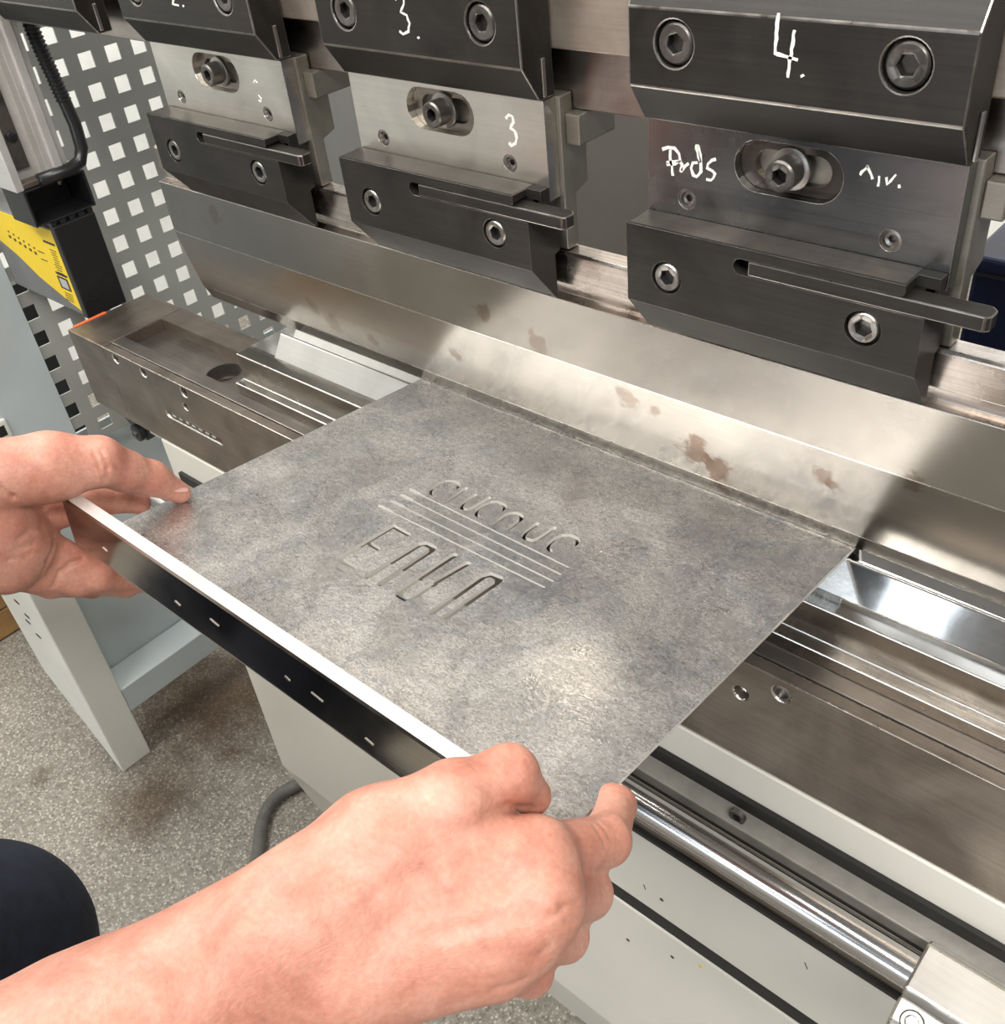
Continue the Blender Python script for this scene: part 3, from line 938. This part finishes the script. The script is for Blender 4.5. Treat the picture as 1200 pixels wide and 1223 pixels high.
t = thing('sensor_column', 'upright aluminium slide column with ribbed black cable above the light unit', 'column', (-1.15, -0.02, 0.0875))
build('profile', MB().prism([(-1.175, -0.058), (-1.121, -0.058), (-1.121, -0.049), (-1.140, -0.049), (-1.140, -0.016), (-1.124, -0.016), (-1.124, -0.008), (-1.120, -0.008), (-1.120, 0.001), (-1.126, 0.001), (-1.126, 0.010), (-1.175, 0.010)], 'z', 0.0875, 0.52), M['alu'], t, 0.0008)
build('slide_carriage', MB().box(-1.1395, -1.134, -0.044, -0.028, 0.105, 0.50), M['blackworn'], t, 0.001)
build('foot_block', MB().box(-1.1395, -1.123, -0.0485, -0.0165, 0.0876, 0.094), M['bed'], t, 0.001)
build('knob', MB().rings((-1.1339, -0.036, 0.140), FX, FY, FZ, [(0, 0.006, False), (0.003, 0.006, False), (0.004, 0.004, False)], 16), M['plastic'], t, smooth=0.6)
path = [(-1.135, 0.022, 0.50), (-1.131, 0.023, 0.30), (-1.128, 0.025, 0.22), (-1.124, 0.029, 0.165), (-1.122, 0.031, 0.135), (-1.121, 0.029, 0.110), (-1.121, 0.022, 0.097), (-1.121, 0.006, 0.0925), (-1.121, -0.03, 0.0925)]
cb = build('cable', MB().tube(path, 0.0072, 14), M['plastic'], t, smooth=4)
rg = MB()
for k in range(58):
    z = 0.16 + 0.0042 * k
    yy = 0.029 - (min(z, 0.22) - 0.16) * 0.07 - max(0, z - 0.22) * 0.02
    xx = -1.124 - (min(z, 0.22) - 0.16) * 0.06 - max(0, z - 0.22) * 0.03
    rg.rings((xx, yy, z), FZ, FX, FY, [(0, 0.0072, False), (0.0007, 0.0084, False), (0.0016, 0.0084, False), (0.0022, 0.0072, False)], 12)
tag(build('cable_ribs', rg, M['plastic'], cb), None, None, kind='stuff')

# ---- hose on the floor and wooden crate
pts = [(-1.00, 0.06, FLZ + 0.011), (-1.043, -0.03, FLZ + 0.011), (-1.048, -0.075, FLZ + 0.011), (-1.026, -0.112, FLZ + 0.011), (-0.992, -0.145, FLZ + 0.011), (-0.955, -0.19, FLZ + 0.011), (-0.925, -0.24, FLZ + 0.011), (-0.905, -0.30, FLZ + 0.011), (-0.90, -0.42, FLZ + 0.011)]


def smooth_path(p, n=6):
    out = []
    for i in range(len(p) - 1):
        a, b2, c, d = [Vector(p[max(0, min(len(p) - 1, i + k))]) for k in (-1, 0, 1, 2)]
        for k in range(n):
            s = k / n
            out.append(0.5 * ((2 * b2) + (c - a) * s + (2 * a - 5 * b2 + 4 * c - d) * s * s + (3 * b2 - a - 3 * c + d) * s ** 3))
    return out + [Vector(p[-1])]


o = build('floor_hose', MB().tube(smooth_path(pts), 0.0105, 14), M['cable'], None, smooth=4, base=True)
tag(o, 'dark grey hose lying on the terrazzo floor beside the machine foot', 'hose')
t = thing('wooden_crate', 'orange-brown wooden crate on the floor at the far left edge', 'crate', (-1.93, -0.25, FLZ))
for k in range(3):
    build('plank', MB().box(-1.845, -1.825, -0.60, -0.06, FLZ + 0.003 + 0.064 * k, FLZ + 0.063 + 0.064 * k), M['wood'], t, 0.002)
for k in range(3):
    build('plank', MB().box(-2.1, -1.846, -0.078, -0.06, FLZ + 0.003 + 0.064 * k, FLZ + 0.063 + 0.064 * k), M['wood'], t, 0.002)
build('batten', MB().box(-1.867, -1.846, -0.59, -0.09, FLZ, FLZ + 0.05), M['wood'], t)

t = thing('tool_cabinet', 'dark steel cabinet standing behind the perforated guard', 'cabinet', (-1.66, -0.03, FLZ))
build('cabinet_body', MB().box(-1.79, -1.52, -0.13, 0.075, FLZ, -0.155), M['plastic'], t, 0.003)
build('cabinet_top', MB().box(-1.795, -1.515, -0.135, 0.08, -0.1545, -0.145), M['guard'], t, 0.002)

# ================================================================ STEEL SHEET being bent
TA = math.atan2(0.1114, 0.99378)
ca, sa = math.cos(TA), math.sin(TA)
SX0, SX1, SD, ST = -0.5765, -0.1846, 0.3200, 0.0030


def sheet_pt(x, d, h=0.0):
    """point on the sheet: x, distance d from the bend towards the operator, height h above its top"""
    return (x, -d * ca + h * sa, d * sa + h * ca)


sec = []          # closed section in (d, h): the bend at the punch, flat leg, front bend, upright flange
for k in range(5):
    a = TA * (1 - k / 4)
sec_top = [(-0.022, 0.0050), (-0.004, 0.0009), (0.0, 0.0), (0.006, 0.0), (SD - 0.0050, 0.0)]
R_ = 0.0014
for k in range(1, 5):
    a = math.pi / 2 * k / 4
    sec_top.append((SD - 0.0050 + (R_ + 0.0006) * math.sin(a), (R_ + 0.0006) * (1 - math.cos(a))))
sec_top += [(SD - ST, 0.0340), (SD - 0.0095, 0.0340), (SD - 0.0095, 0.0370)]
sec_bot = [(SD - 0.0012, 0.0370), (SD, 0.0358)]
for k in range(4, -1, -1):
    a = math.pi / 2 * k / 4
    sec_bot.append((SD - 0.0050 + 0.0050 * math.sin(a), 0.0028 - 0.0050 * math.cos(a)))
sec_bot += [(0.006, -ST), (0.0, -ST), (-0.004, -ST + 0.0009), (-0.022, -ST + 0.0050)]
prof = [(-d * ca + h * sa, d * sa + h * ca) for d, h in sec_top + sec_bot]
sheet = build('steel_sheet', MB().prism(prof, 'x', SX0, SX1), [M['sheet'], M['sheetedge'], M['flange'], M['groove'], M['stripe']], None)
sheet.data.name = 'steel_sheet'

# engraved letters and lines: stroke centre lines as (x, d) in mm on the sheet, stroke width in mm


def c_arc(x):
    return [(x + 6.2, 126), (x + 2.8, 124.6), (x + 0.6, 120.5), (x, 113), (x + 1.4, 107.2), (x + 5, 104.2), (x + 10, 103.9), (x + 13.2, 106.2), (x + 14.2, 110.6)]


def u_arc(l, r, tl, tr):
    return [(l, tl), (l + 0.4, 119), (l + 2.2, 124.2), (l + 5, 125.9), (r - 1.8, 124.6), (r - 0.2, 120), (r, tr)]


LETTERS_SMALL = [(c_arc(-444.4), 2.3), ([(-423.3, 125.4), (-424.9, 105.4)], 2.6), (u_arc(-414, -403.8, 107.5, 104), 2.4), (c_arc(-400.6), 2.3),
                 ([(-379.8, 126.2), (-380.6, 112), (-379, 108.2), (-375.4, 106.4), (-371.4, 107.2), (-369.2, 110.6), (-368.2, 125.6)], 2.4), (u_arc(-357.6, -345.4, 107.5, 104.3), 2.5), (c_arc(-337.2), 2.3)]
LETTERS_LARGE = [([(-415.3, 218.9), (-429.6, 218.9), (-429.6, 171.2), (-415.1, 171.4)], 3.0), ([(-429.6, 195), (-418.2, 195.4)], 2.8), ([(-401, 219.9), (-400.8, 174.6), (-398.6, 171.8), (-391.6, 171.6), (-390.2, 174.6), (-389.2, 219.9)], 3.4),
                 ([(-375.3, 168.8), (-374.9, 216.5), (-372.6, 220), (-367, 220.2), (-364.8, 217), (-363.8, 198.4)], 3.5), ([(-364.6, 195.4), (-362.6, 170.2)], 3.5),
                 ([(-345, 218.6), (-345.6, 173.6), (-343.6, 169.6), (-337.4, 168.6), (-335.2, 171.4), (-335.6, 216.8)], 3.6)]
STRIPES = [([(-454.7, 131.6), (-311.1, 132.5)], 1.2), ([(-454.6, 140.7), (-310.2, 141.4)], 1.2), ([(-454.4, 150.3), (-309.6, 149.8)], 1.2), ([(-456.2, 159.9), (-309.8, 158.0)], 1.2), ([(-454.7, 131.6), (-446.3, 131.7)], 3.0), ([(-454.6, 140.7), (-444.1, 140.8)], 3.0), ([(-454.4, 150.3), (-443.1, 150.3)], 3.0), ([(-456.2, 159.9), (-444.6, 159.8)], 3.0)]

cut = MB()


def groove(pts, w, depth):
    """one stroke: a round-ended channel following the centre line"""
    pts = [Vector((p[0] / 1000, p[1] / 1000)) for p in pts]
    r = w / 2000
    left, rgt = [], []
    n = len(pts)
    for i, p in enumerate(pts):
        d0 = (p - pts[i - 1]).normalized() if i > 0 else (pts[1] - p).normalized()
        d1 = (pts[i + 1] - p).normalized() if i < n - 1 else d0
        nn = Vector((-(d0.y + d1.y), d0.x + d1.x)).normalized()
        s = 1 / max(0.5, nn.dot(Vector((-d0.y, d0.x))))
        left.append(p + nn * r * s)
        rgt.append(p - nn * r * s)
    d_end = (pts[-1] - pts[-2]).normalized()
    d_st = (pts[1] - pts[0]).normalized()
    capE, capS = [], []
    for k in range(1, 5):
        a = math.pi * k / 5
        nE = Vector((-d_end.y, d_end.x))
        capE.append(pts[-1] + nE * r * math.cos(a) + d_end * r * math.sin(a))
        nS = Vector((-d_st.y, d_st.x))
        capS.append(pts[0] - nS * r * math.cos(a) - d_st * r * math.sin(a))
    loop = left + capE + rgt[::-1] + capS
    m = len(loop)
    v = [sheet_pt(p.x, p.y, -depth) for p in loop] + [sheet_pt(p.x, p.y, 0.001) for p in loop]
    f = [tuple(range(m)), tuple(range(2 * m - 1, m - 1, -1))] + [(i, (i + 1) % m, m + (i + 1) % m, m + i) for i in range(m)]
    return v, f


for grp, depth, wide in ((LETTERS_SMALL, 0.0050, 1.25), (LETTERS_LARGE, 0.0050, 1.35), (STRIPES, 0.0008, 1.2)):
    for k, (pts_, w_) in enumerate(grp):
        mbk = MB()
        v_, f_ = groove(pts_, w_ * wide, depth + 0.00003 * k)
        mbk.add(v_, f_)
        carve(sheet, mbk, [M['stripe'] if grp is STRIPES else M['groove']], True)
me = sheet.data
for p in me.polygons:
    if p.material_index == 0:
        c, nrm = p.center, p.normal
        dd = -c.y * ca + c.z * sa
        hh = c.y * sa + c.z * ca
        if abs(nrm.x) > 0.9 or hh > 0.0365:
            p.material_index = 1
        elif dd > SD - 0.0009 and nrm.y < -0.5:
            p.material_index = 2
a_ = np.array([v.co[:] for v in me.vertices])
me.set_sharp_from_angle(angle=0.5)
base = Vector(((SX0 + SX1) / 2, -0.16, float(a_[:, 2].min())))
me.transform(Matrix.Translation(-base))
sheet.location = base
for x, h, L in ((-0.535, 0.016, 0.005), (-0.455, 0.014, 0.005), (-0.418, 0.020, 0.008), (-0.352, 0.016, 0.004), (-0.330, 0.018, 0.009), (-0.290, 0.012, 0.006)):
    q0 = [sheet_pt(x, SD + 0.0001, h), sheet_pt(x + L, SD + 0.0001, h - 0.001), sheet_pt(x + L, SD + 0.0001, h - 0.0005), sheet_pt(x, SD + 0.0001, h + 0.0007)]
    q1 = [(a, b - 0.0003, c) for a, b, c in q0]
    build('scratch', MB().add(q0 + q1, [(0, 1, 2, 3), (7, 6, 5, 4), (0, 4, 5, 1), (1, 5, 6, 2), (2, 6, 7, 3), (3, 7, 4, 0)]), M['bolt'], sheet)
tag(sheet, 'mottled grey steel sheet with engraved letters, upright front flange, held in both hands', 'metal sheet')

# ================================================================ PERSON
# arms as tapered capsules in mm (from, to, radius, radius), blended smoothly into one skin
RIGHT_ARM = [('palm', 12, [((-273, -571, 78), (-244, -483, 71), 46, 35), ((-244, -483, 71), (-219, -397, 74), 33, 25), ((-256, -489, 61), (-202, -399, 59), 34, 25), ((-219, -397, 74), (-168, -328, 76), 22, 14), ((-219, -397, 74), (-156, -339, 70), 22, 14), ((-202, -399, 59), (-156, -339, 70), 22, 14), ((-202, -399, 59), (-156, -352, 61), 22, 13.5), ((-202, -399, 59), (-162, -364, 52), 22, 13), ((-219, -397, 74), (-216, -368, 85), 24, 20), ((-244, -483, 71), (-216, -368, 85), 30, 18), ((-216, -368, 85), (-168, -328, 76), 18, 13), ((-216, -368, 85), (-201, -338, 96), 20, 16)]),
    ('thumb', 5, [((-216, -368, 85), (-201, -338, 96), 18, 14.5), ((-201, -338, 96), (-192, -314, 95), 14.2, 11.8), ((-192, -314, 95), (-188, -307, 76), 11.3, 8.6)]),
    ('index', 4, [((-168, -328, 76), (-163, -290, 46), 13, 10.8), ((-163, -290, 46), (-180, -260, 23), 10.6, 9.2), ((-180, -260, 23), (-199, -255, 16), 9, 7.6)]),
    ('middle', 4, [((-156, -339, 70), (-159, -310, 35), 13.2, 11), ((-159, -310, 35), (-180, -287, 9), 10.8, 9.4), ((-180, -287, 9), (-197, -286, 6), 9.2, 7.8)]),
    ('ring', 4, [((-156, -352, 61), (-157, -329, 29), 12.6, 10.4), ((-157, -329, 29), (-177, -308, 5), 10.2, 9), ((-177, -308, 5), (-195, -304, 2), 8.8, 7.5)]),
    ('pinky', 4, [((-162, -364, 52), (-159, -349, 27), 11.6, 9.6), ((-159, -349, 27), (-175, -331, 6), 9.2, 8), ((-175, -331, 6), (-191, -327, 4), 8, 7)])]
LEFT_ARM = [('palm', 12, [((-612, -565, 196), (-625, -464, 139), 46, 33), ((-625, -464, 139), (-614, -407, 115), 32, 26), ((-625, -464, 139), (-606, -414, 88), 30, 25), ((-614, -407, 115), (-604, -357, 101), 25, 22), ((-606, -414, 88), (-609, -356, 61), 25, 28), ((-609, -356, 61), (-608, -348, 42), 28, 26), ((-614, -407, 115), (-609, -356, 61), 24, 26), ((-604, -357, 101), (-608, -348, 42), 22, 22), ((-608, -348, 42), (-610, -335, 32), 24, 17), ((-609, -356, 61), (-602, -358, 30), 24, 15), ((-608, -348, 42), (-619, -331, 47), 24, 15)]),
    ('thumb', 6, [((-604, -357, 101), (-585, -309, 90), 23, 22), ((-585, -309, 90), (-573, -284, 84), 22, 16), ((-573, -284, 84), (-572, -271, 69), 15.5, 13.2), ((-572, -271, 69), (-571, -256, 54), 13, 11.4), ((-571, -256, 54), (-568, -242, 34), 11.2, 7.6)]),
    ('index', 4, [((-619, -331, 47), (-612, -288, 36), 15, 12.2), ((-612, -288, 36), (-610, -269, 29), 12, 10.6), ((-610, -269, 29), (-606, -257, 18), 10.4, 8.2)]),
    ('middle', 4, [((-610, -335, 32), (-590, -309, -5), 15, 11.5), ((-590, -309, -5), (-588, -280, -29), 11, 9.5), ((-588, -280, -29), (-597, -257, -33), 9.3, 7.6)]),
    ('ring', 4, [((-607, -347, 23), (-597, -322, -4), 14, 11), ((-597, -322, -4), (-594, -293, -28), 10.6, 9), ((-594, -293, -28), (-602, -272, -33), 9, 7.4)]),
    ('pinky', 4, [((-602, -358, 30), (-606, -336, -2), 12, 9.4), ((-606, -336, -2), (-612, -310, -27), 9, 8), ((-612, -310, -27), (-620, -291, -36), 8, 7)])]
CREASES_R = [((-182, -313, 79), (-183, -326, 94), 2.2, 1.2), ((-183, -326, 94), (-184, -337, 100), 2.2, 1.2), ((-141, -335, 78), (-144, -341, 81), 1.8, 1.0), ((-144, -341, 81), (-146, -347, 81), 1.8, 1.0), ((-140, -335, 72), (-141, -342, 78), 1.6, 0.8), ((-142, -352, 72), (-144, -357, 70), 1.6, 0.8), ((-146, -363, 60), (-152, -374, 61), 1.8, 0.8), ((-163, -294, 63), (-157, -295, 60), 1.5, 0.7), ((-161, -298, 66), (-155, -300, 62), 1.5, 0.7), ((-190, -382, 93), (-179, -362, 92), 4.5, -0.9), ((-179, -362, 92), (-166, -338, 93), 4.5, -0.9), ((-180, -380, 87), (-166, -363, 86), 4.2, -0.8), ((-166, -363, 86), (-155, -347, 86), 4.2, -0.8), ((-169, -379, 81), (-155, -363, 80), 4.0, -0.7), ((-161, -334, 91), (-160, -335, 91), 9, -1.6), ((-150, -342, 85), (-149, -342, 85), 8, -1.6), ((-148, -354, 77), (-147, -354, 77), 7, -1.3), ((-151, -367, 71), (-151, -367, 71), 7, -1.0), ((-180, -371, 89), (-165, -349, 90), 5, 0.6), ((-170, -374, 84), (-156, -357, 84), 5, 0.5), ((-190, -314, 108), (-184, -317, 104), 1.5, 0.7), ((-193, -315, 108), (-186, -319, 105), 1.5, 0.6), ((-217, -426, 100), (-200, -393, 98), 4, -0.5), ((-200, -393, 98), (-197, -374, 101), 4, -0.5), ((-185, -402, 83), (-185, -389, 88), 6, 0.6), ((-185, -389, 88), (-186, -373, 93), 6, 0.6)]
CREASES_L = [((-575, -344, 99), (-575, -340, 91), 1.7, 1.8), ((-575, -340, 91), (-586, -331, 71), 1.7, 1.8), ((-586, -331, 71), (-606, -318, 54), 1.7, 1.8), ((-563, -288, 98), (-558, -290, 90), 1.4, 1.3), ((-558, -290, 90), (-559, -291, 77), 1.4, 1.3), ((-562, -284, 96), (-557, -286, 87), 1.4, 1.3), ((-557, -286, 87), (-558, -290, 77), 1.4, 1.3), ((-563, -293, 97), (-558, -294, 89), 1.4, 0.7), ((-558, -294, 89), (-559, -295, 80), 1.4, 0.7), ((-557, -281, 89), (-557, -281, 82), 1.3, 0.6), ((-591, -324, 38), (-583, -336, 32), 1.8, 2.0), ((-583, -336, 32), (-587, -345, 21), 1.8, 2.0), ((-587, -345, 21), (-593, -352, 13), 1.8, 2.0), ((-588, -315, 15), (-588, -323, 17), 1.7, 1.9), ((-588, -323, 17), (-590, -331, 14), 1.7, 1.9), ((-590, -331, 14), (-591, -339, 6), 1.7, 1.9), ((-578, -348, 61), (-580, -339, 60), 1.6, 0.9), ((-580, -339, 60), (-587, -330, 53), 1.6, 0.9), ((-577, -352, 55), (-579, -341, 51), 1.6, 0.9), ((-579, -341, 51), (-585, -330, 43), 1.6, 0.9), ((-578, -359, 51), (-578, -347, 46), 1.6, 0.7), ((-559, -267, 73), (-560, -268, 60), 1.3, 0.6), ((-559, -263, 71), (-559, -265, 57), 1.3, 0.5), ((-581, -314, 113), (-566, -316, 100), 1.4, 0.35), ((-579, -304, 111), (-562, -306, 96), 1.4, 0.35)]
TK_R, TK_L = (-688, -508, -352), (-900, -530, -370)
POCKET = [((-612, -462, -372), (-632, -490, -440), 26, 30)]
NAILS = [((-563, -243, 42), (0.1, 0.5, 0.85), (0.05, 0.65, -0.75), 11, 9), ((-602, -255, 25), (0.8, 0.2, 0.55), (0.05, 0.75, -0.6), 9, 8)]



def field(groups, h, pad, union_k=4.0, lo=None, hi=None):
    allp = [p for g in groups for pr in g[2] for p in (np.array(pr[0]) - max(pr[2:4]), np.array(pr[0]) + max(pr[2:4]), np.array(pr[1]) - max(pr[2:4]), np.array(pr[1]) + max(pr[2:4]))]
    lo = np.min(allp, 0) - pad if lo is None else np.array(lo, float)
    hi = np.max(allp, 0) + pad if hi is None else np.array(hi, float)
    n = np.ceil((hi - lo) / h).astype(int) + 1
    F = np.full(tuple(n), 1e3, np.float32)
    ax = [lo[i] + h * np.arange(n[i], dtype=np.float32) for i in range(3)]

    def smin(a, b, k):
        q = np.clip(k - np.abs(a - b), 0, None) / k
        return np.minimum(a, b) - q * q * k * 0.25

    def cap(A, B, ra, rb, X, Y, Z):
        A, B = np.array(A, np.float32), np.array(B, np.float32)
        d = B - A
        L2 = float(d @ d) + 1e-6
        px, py, pz = X - A[0], Y - A[1], Z - A[2]
        t = np.clip((px * d[0] + py * d[1] + pz * d[2]) / L2, 0, 1)
        return np.sqrt((px - t * d[0]) ** 2 + (py - t * d[1]) ** 2 + (pz - t * d[2]) ** 2) - (ra + (rb - ra) * t)

    def region(prims, m):
        a = np.min([np.minimum(p[0], p[1]) - max(p[2], p[3]) for p in prims], 0) - m
        b = np.max([np.maximum(p[0], p[1]) + max(p[2], p[3]) for p in prims], 0) + m
        i0 = np.clip(np.floor((a - lo) / h).astype(int), 0, n - 1)
        i1 = np.clip(np.ceil((b - lo) / h).astype(int) + 1, 1, n)
        return tuple(slice(i0[k], i1[k]) for k in range(3))

    for name, k, prims in groups:
        sl = region(prims, 24)
        G = np.full(tuple(s.stop - s.start for s in sl), 1e3, np.float32)
        for p in prims:
            s2 = region([p], 24)
            loc = tuple(slice(s2[i].start - sl[i].start, s2[i].stop - sl[i].start) for i in range(3))
            X, Y, Z = np.meshgrid(ax[0][s2[0]], ax[1][s2[1]], ax[2][s2[2]], indexing='ij', sparse=True)
            D = cap(p[0], p[1], p[2], p[3], X, Y, Z)
            G[loc] = smin(G[loc], D, k)
        F[sl] = smin(F[sl], G, union_k)
    return F, lo, h, ax, region, cap


def dent(fd, A, B, r, depth, soft=2.0):
    """press a crease along A-B into the skin"""
    F, lo, h, ax, region, cap = fd
    sl = region([(A, B, r, r)], 4)
    X, Y, Z = np.meshgrid(ax[0][sl[0]], ax[1][sl[1]], ax[2][sl[2]], indexing='ij', sparse=True)
    D = cap(A, B, 0.0, 0.0, X, Y, Z)
    F[sl] += depth * np.exp(-(D / r) ** 2).astype(np.float32)


def surface(fd):
    """surface nets"""
    F, lo, h = fd[:3]
    S_ = F < 0
    nx, ny, nz = F.shape
    cnt = np.zeros((nx - 1, ny - 1, nz - 1), np.int8)
    for i in (0, 1):
        for j in (0, 1):
            for k in (0, 1):
                cnt += S_[i:nx - 1 + i, j:ny - 1 + j, k:nz - 1 + k]
    cells = np.argwhere((cnt > 0) & (cnt < 8))
    idx = np.full(cnt.shape, -1, np.int64)
    idx[tuple(cells.T)] = np.arange(len(cells))
    acc = np.zeros((len(cells), 3))
    num = np.zeros(len(cells))
    cor = [(i, j, k) for i in (0, 1) for j in (0, 1) for k in (0, 1)]
    for a in cor:
        for b in cor:
            df = [b[q] - a[q] for q in range(3)]
            if sum(df) != 1 or min(df) < 0:
                continue
            fa = F[cells[:, 0] + a[0], cells[:, 1] + a[1], cells[:, 2] + a[2]]
            fb = F[cells[:, 0] + b[0], cells[:, 1] + b[1], cells[:, 2] + b[2]]
            ok = (fa < 0) != (fb < 0)
            t = np.where(ok, fa / np.where(ok, fa - fb, 1), 0)
            p = np.array(a) + t[:, None] * np.array(df)
            acc += p * ok[:, None]
            num += ok
    V = lo + (cells + acc / num[:, None]) * h
    faces = []
    for axn in range(3):
        o1, o2 = (axn + 1) % 3, (axn + 2) % 3
        sl0, sl1 = [slice(None)] * 3, [slice(None)] * 3
        sl0[axn], sl1[axn] = slice(0, -1), slice(1, None)
        A, B = S_[tuple(sl0)], S_[tuple(sl1)]
        e = np.argwhere(A != B)
        ok = (e[:, o1] > 0) & (e[:, o2] > 0) & (e[:, o1] < F.shape[o1] - 1) & (e[:, o2] < F.shape[o2] - 1)
        e = e[ok]
        inside = A[tuple(e.T)]

        def cell(d1, d2):
            q = e.copy()
            q[:, o1] += d1
            q[:, o2] += d2
            return idx[tuple(q.T)]
        Q = np.stack([cell(-1, -1), cell(0, -1), cell(0, 0), cell(-1, 0)], 1)
        Q[~inside] = Q[~inside][:, ::-1]
        faces.append(Q)
    return V / 1000.0, np.concatenate(faces)


def fuse(name, parts, mat, parent):
    """several skins into ONE mesh object"""
    vs, fs, k = [], [], 0
    for v, f in parts:
        vs.append(v)
        fs.append(f + k)
        k += len(v)
    v = np.concatenate(vs) - np.array(world_loc(parent))
    f = np.concatenate(fs)
    me = bpy.data.meshes.new(name)
    me.from_pydata(v.tolist(), [], f.tolist())
    me.materials.append(mat)
    me.polygons.foreach_set('use_smooth', [True] * len(me.polygons))
    o = bpy.data.objects.new(name, me)
    COL.objects.link(o)
    o.parent = parent
    return o


person = thing('person', 'person in dark navy work trousers holding the steel sheet with both bare hands', 'person', (-0.64, -0.74, FLZ))
R_EL, R_SH = (-312, -628, 72), (-440, -745, 350)
L_EL, L_SH = (-668, -632, 212), (-815, -735, 400)
upper_r = field([('upper', 14, [(R_EL, RIGHT_ARM[0][2][0][0], 44, 45), (R_EL, R_SH, 44, 54)])], 5, 12)
upper_l = field([('upper', 14, [(L_EL, LEFT_ARM[0][2][0][0], 44, 45), (L_EL, L_SH, 44, 54)])], 5, 12)
fr = field(RIGHT_ARM, 1.3, 6)
fl = field(LEFT_ARM, 1.3, 6)
for fd, lst in ((fr, CREASES_R), (fl, CREASES_L)):
    for A, B, r, dp in lst:
        dent(fd, A, B, r, dp)
head = [('torso', 60, [(R_SH, L_SH, 70, 70), ((-630, -745, 380), (-640, -800, 0), 120, 125), ((-560, -800, -10), (-720, -800, -10), 110, 110), ((-625, -735, 400), (-615, -700, 520), 62, 56)]),
        ('head', 30, [((-610, -690, 640), (-612, -712, 655), 76, 80), ((-600, -655, 580), (-604, -680, 600), 44, 56), ((-585, -600, 615), (-588, -612, 640), 11, 8),
                      ((-695, -700, 625), (-698, -706, 650), 9, 12), ((-524, -694, 625), (-522, -700, 650), 9, 12), ((-592, -612, 578), (-592, -614, 582), 14, 14)])]
fh = field(head, 7, 20, 30)
body = fuse('body', [surface(fr), surface(fl), surface(upper_r), surface(upper_l), surface(fh)], M['skin'], person)
hair = field([('hair', 20, [((-612, -705, 668), (-614, -735, 650), 84, 84), ((-614, -740, 620), (-614, -735, 640), 70, 76)])], 7, 20)
fuse('hair', [surface(hair)], M['leather'], person)
shirt = field([('shirt', 60, [(R_SH, L_SH, 84, 84), ((-630, -745, 380), (-640, -800, 0), 134, 140), ((-560, -800, -10), (-720, -800, -10), 124, 124),
                              (R_SH, (-392, -702, 245), 76, 70), (L_SH, (-752, -690, 320), 76, 70)])], 7, 20)
fuse('shirt', [surface(shirt)], M['shirt'], person)
trou = [('right_leg', 30, [((-565, -790, -20), TK_R, 118, 96), (TK_R, (-680, -600, -860), 86, 62)]), ('left_leg', 30, [((-715, -790, -20), TK_L, 118, 96), (TK_L, (-880, -640, -860), 86, 62)]),
        ('seat', 30, [((-570, -800, -20), (-710, -800, -20), 128, 128)])]
ft = field(trou, 6, 20, 20)
tr = fuse('trousers', [surface(ft)], M['denim'], person)
fk = field([('pocket', 10, POCKET)], 3, 10)
fuse('pocket', [surface(fk)], M['leather'], tr)
for x, y0 in ((-680, 100), (-880, 60)):
    fs_ = field([('shoe', 25, [((x, -715 + y0, -885), (x + 8, -590 + y0, -893), 44, 36), ((x, -715 + y0, -860), (x, -705 + y0, -820), 46, 50)])], 5, 15)
    F_ = fs_[0]
    zz = fs_[3][2]
    F_[:, :, zz < -928] = 10
    fuse('shoe', [surface(fs_)], M['leather'], person)


def nail(c, nrm, dr, ln, wd, curve=0.35):
    c, nrm, dr = Vector(c) / 1000, Vector(nrm).normalized(), Vector(dr).normalized()
    dr = (dr - nrm * dr.dot(nrm)).normalized()
    sd = nrm.cross(dr)
    mb = MB()
    top, bot = [], []
    nu, nv = 9, 7
    for i in range(nu):
        for j in range(nv):
            u, v = i / (nu - 1) * 2 - 1, j / (nv - 1) * 2 - 1
            w_ = wd * math.sqrt(max(0.0, 1 - 0.55 * u ** 4))
            p = c + dr * (u * ln / 2000) + sd * (v * w_ / 2000) - nrm * (curve * (v * w_ / 2000) ** 2 * 180 + 0.0006 * u * u)
            top.append(p)
            bot.append(p - nrm * 0.0007)
    q = len(top)
    f = []
    for i in range(nu - 1):
        for j in range(nv - 1):
            a = i * nv + j
            f.append((a, a + 1, a + nv + 1, a + nv))
            f.append((q + a, q + a + nv, q + a + nv + 1, q + a + 1))
    rim = [i * nv for i in range(nu)] + [(nu - 1) * nv + j for j in range(1, nv)] + [i * nv + nv - 1 for i in range(nu - 2, -1, -1)] + [j for j in range(nv - 2, 0, -1)]
    for a, b in zip(rim, rim[1:] + rim[:1]):
        f.append((a, b, q + b, q + a))
    mb.add(top + bot, f)
    return build('nail', mb, M['nail'], body, smooth=0.9)


for args in NAILS:
    nail(*args)
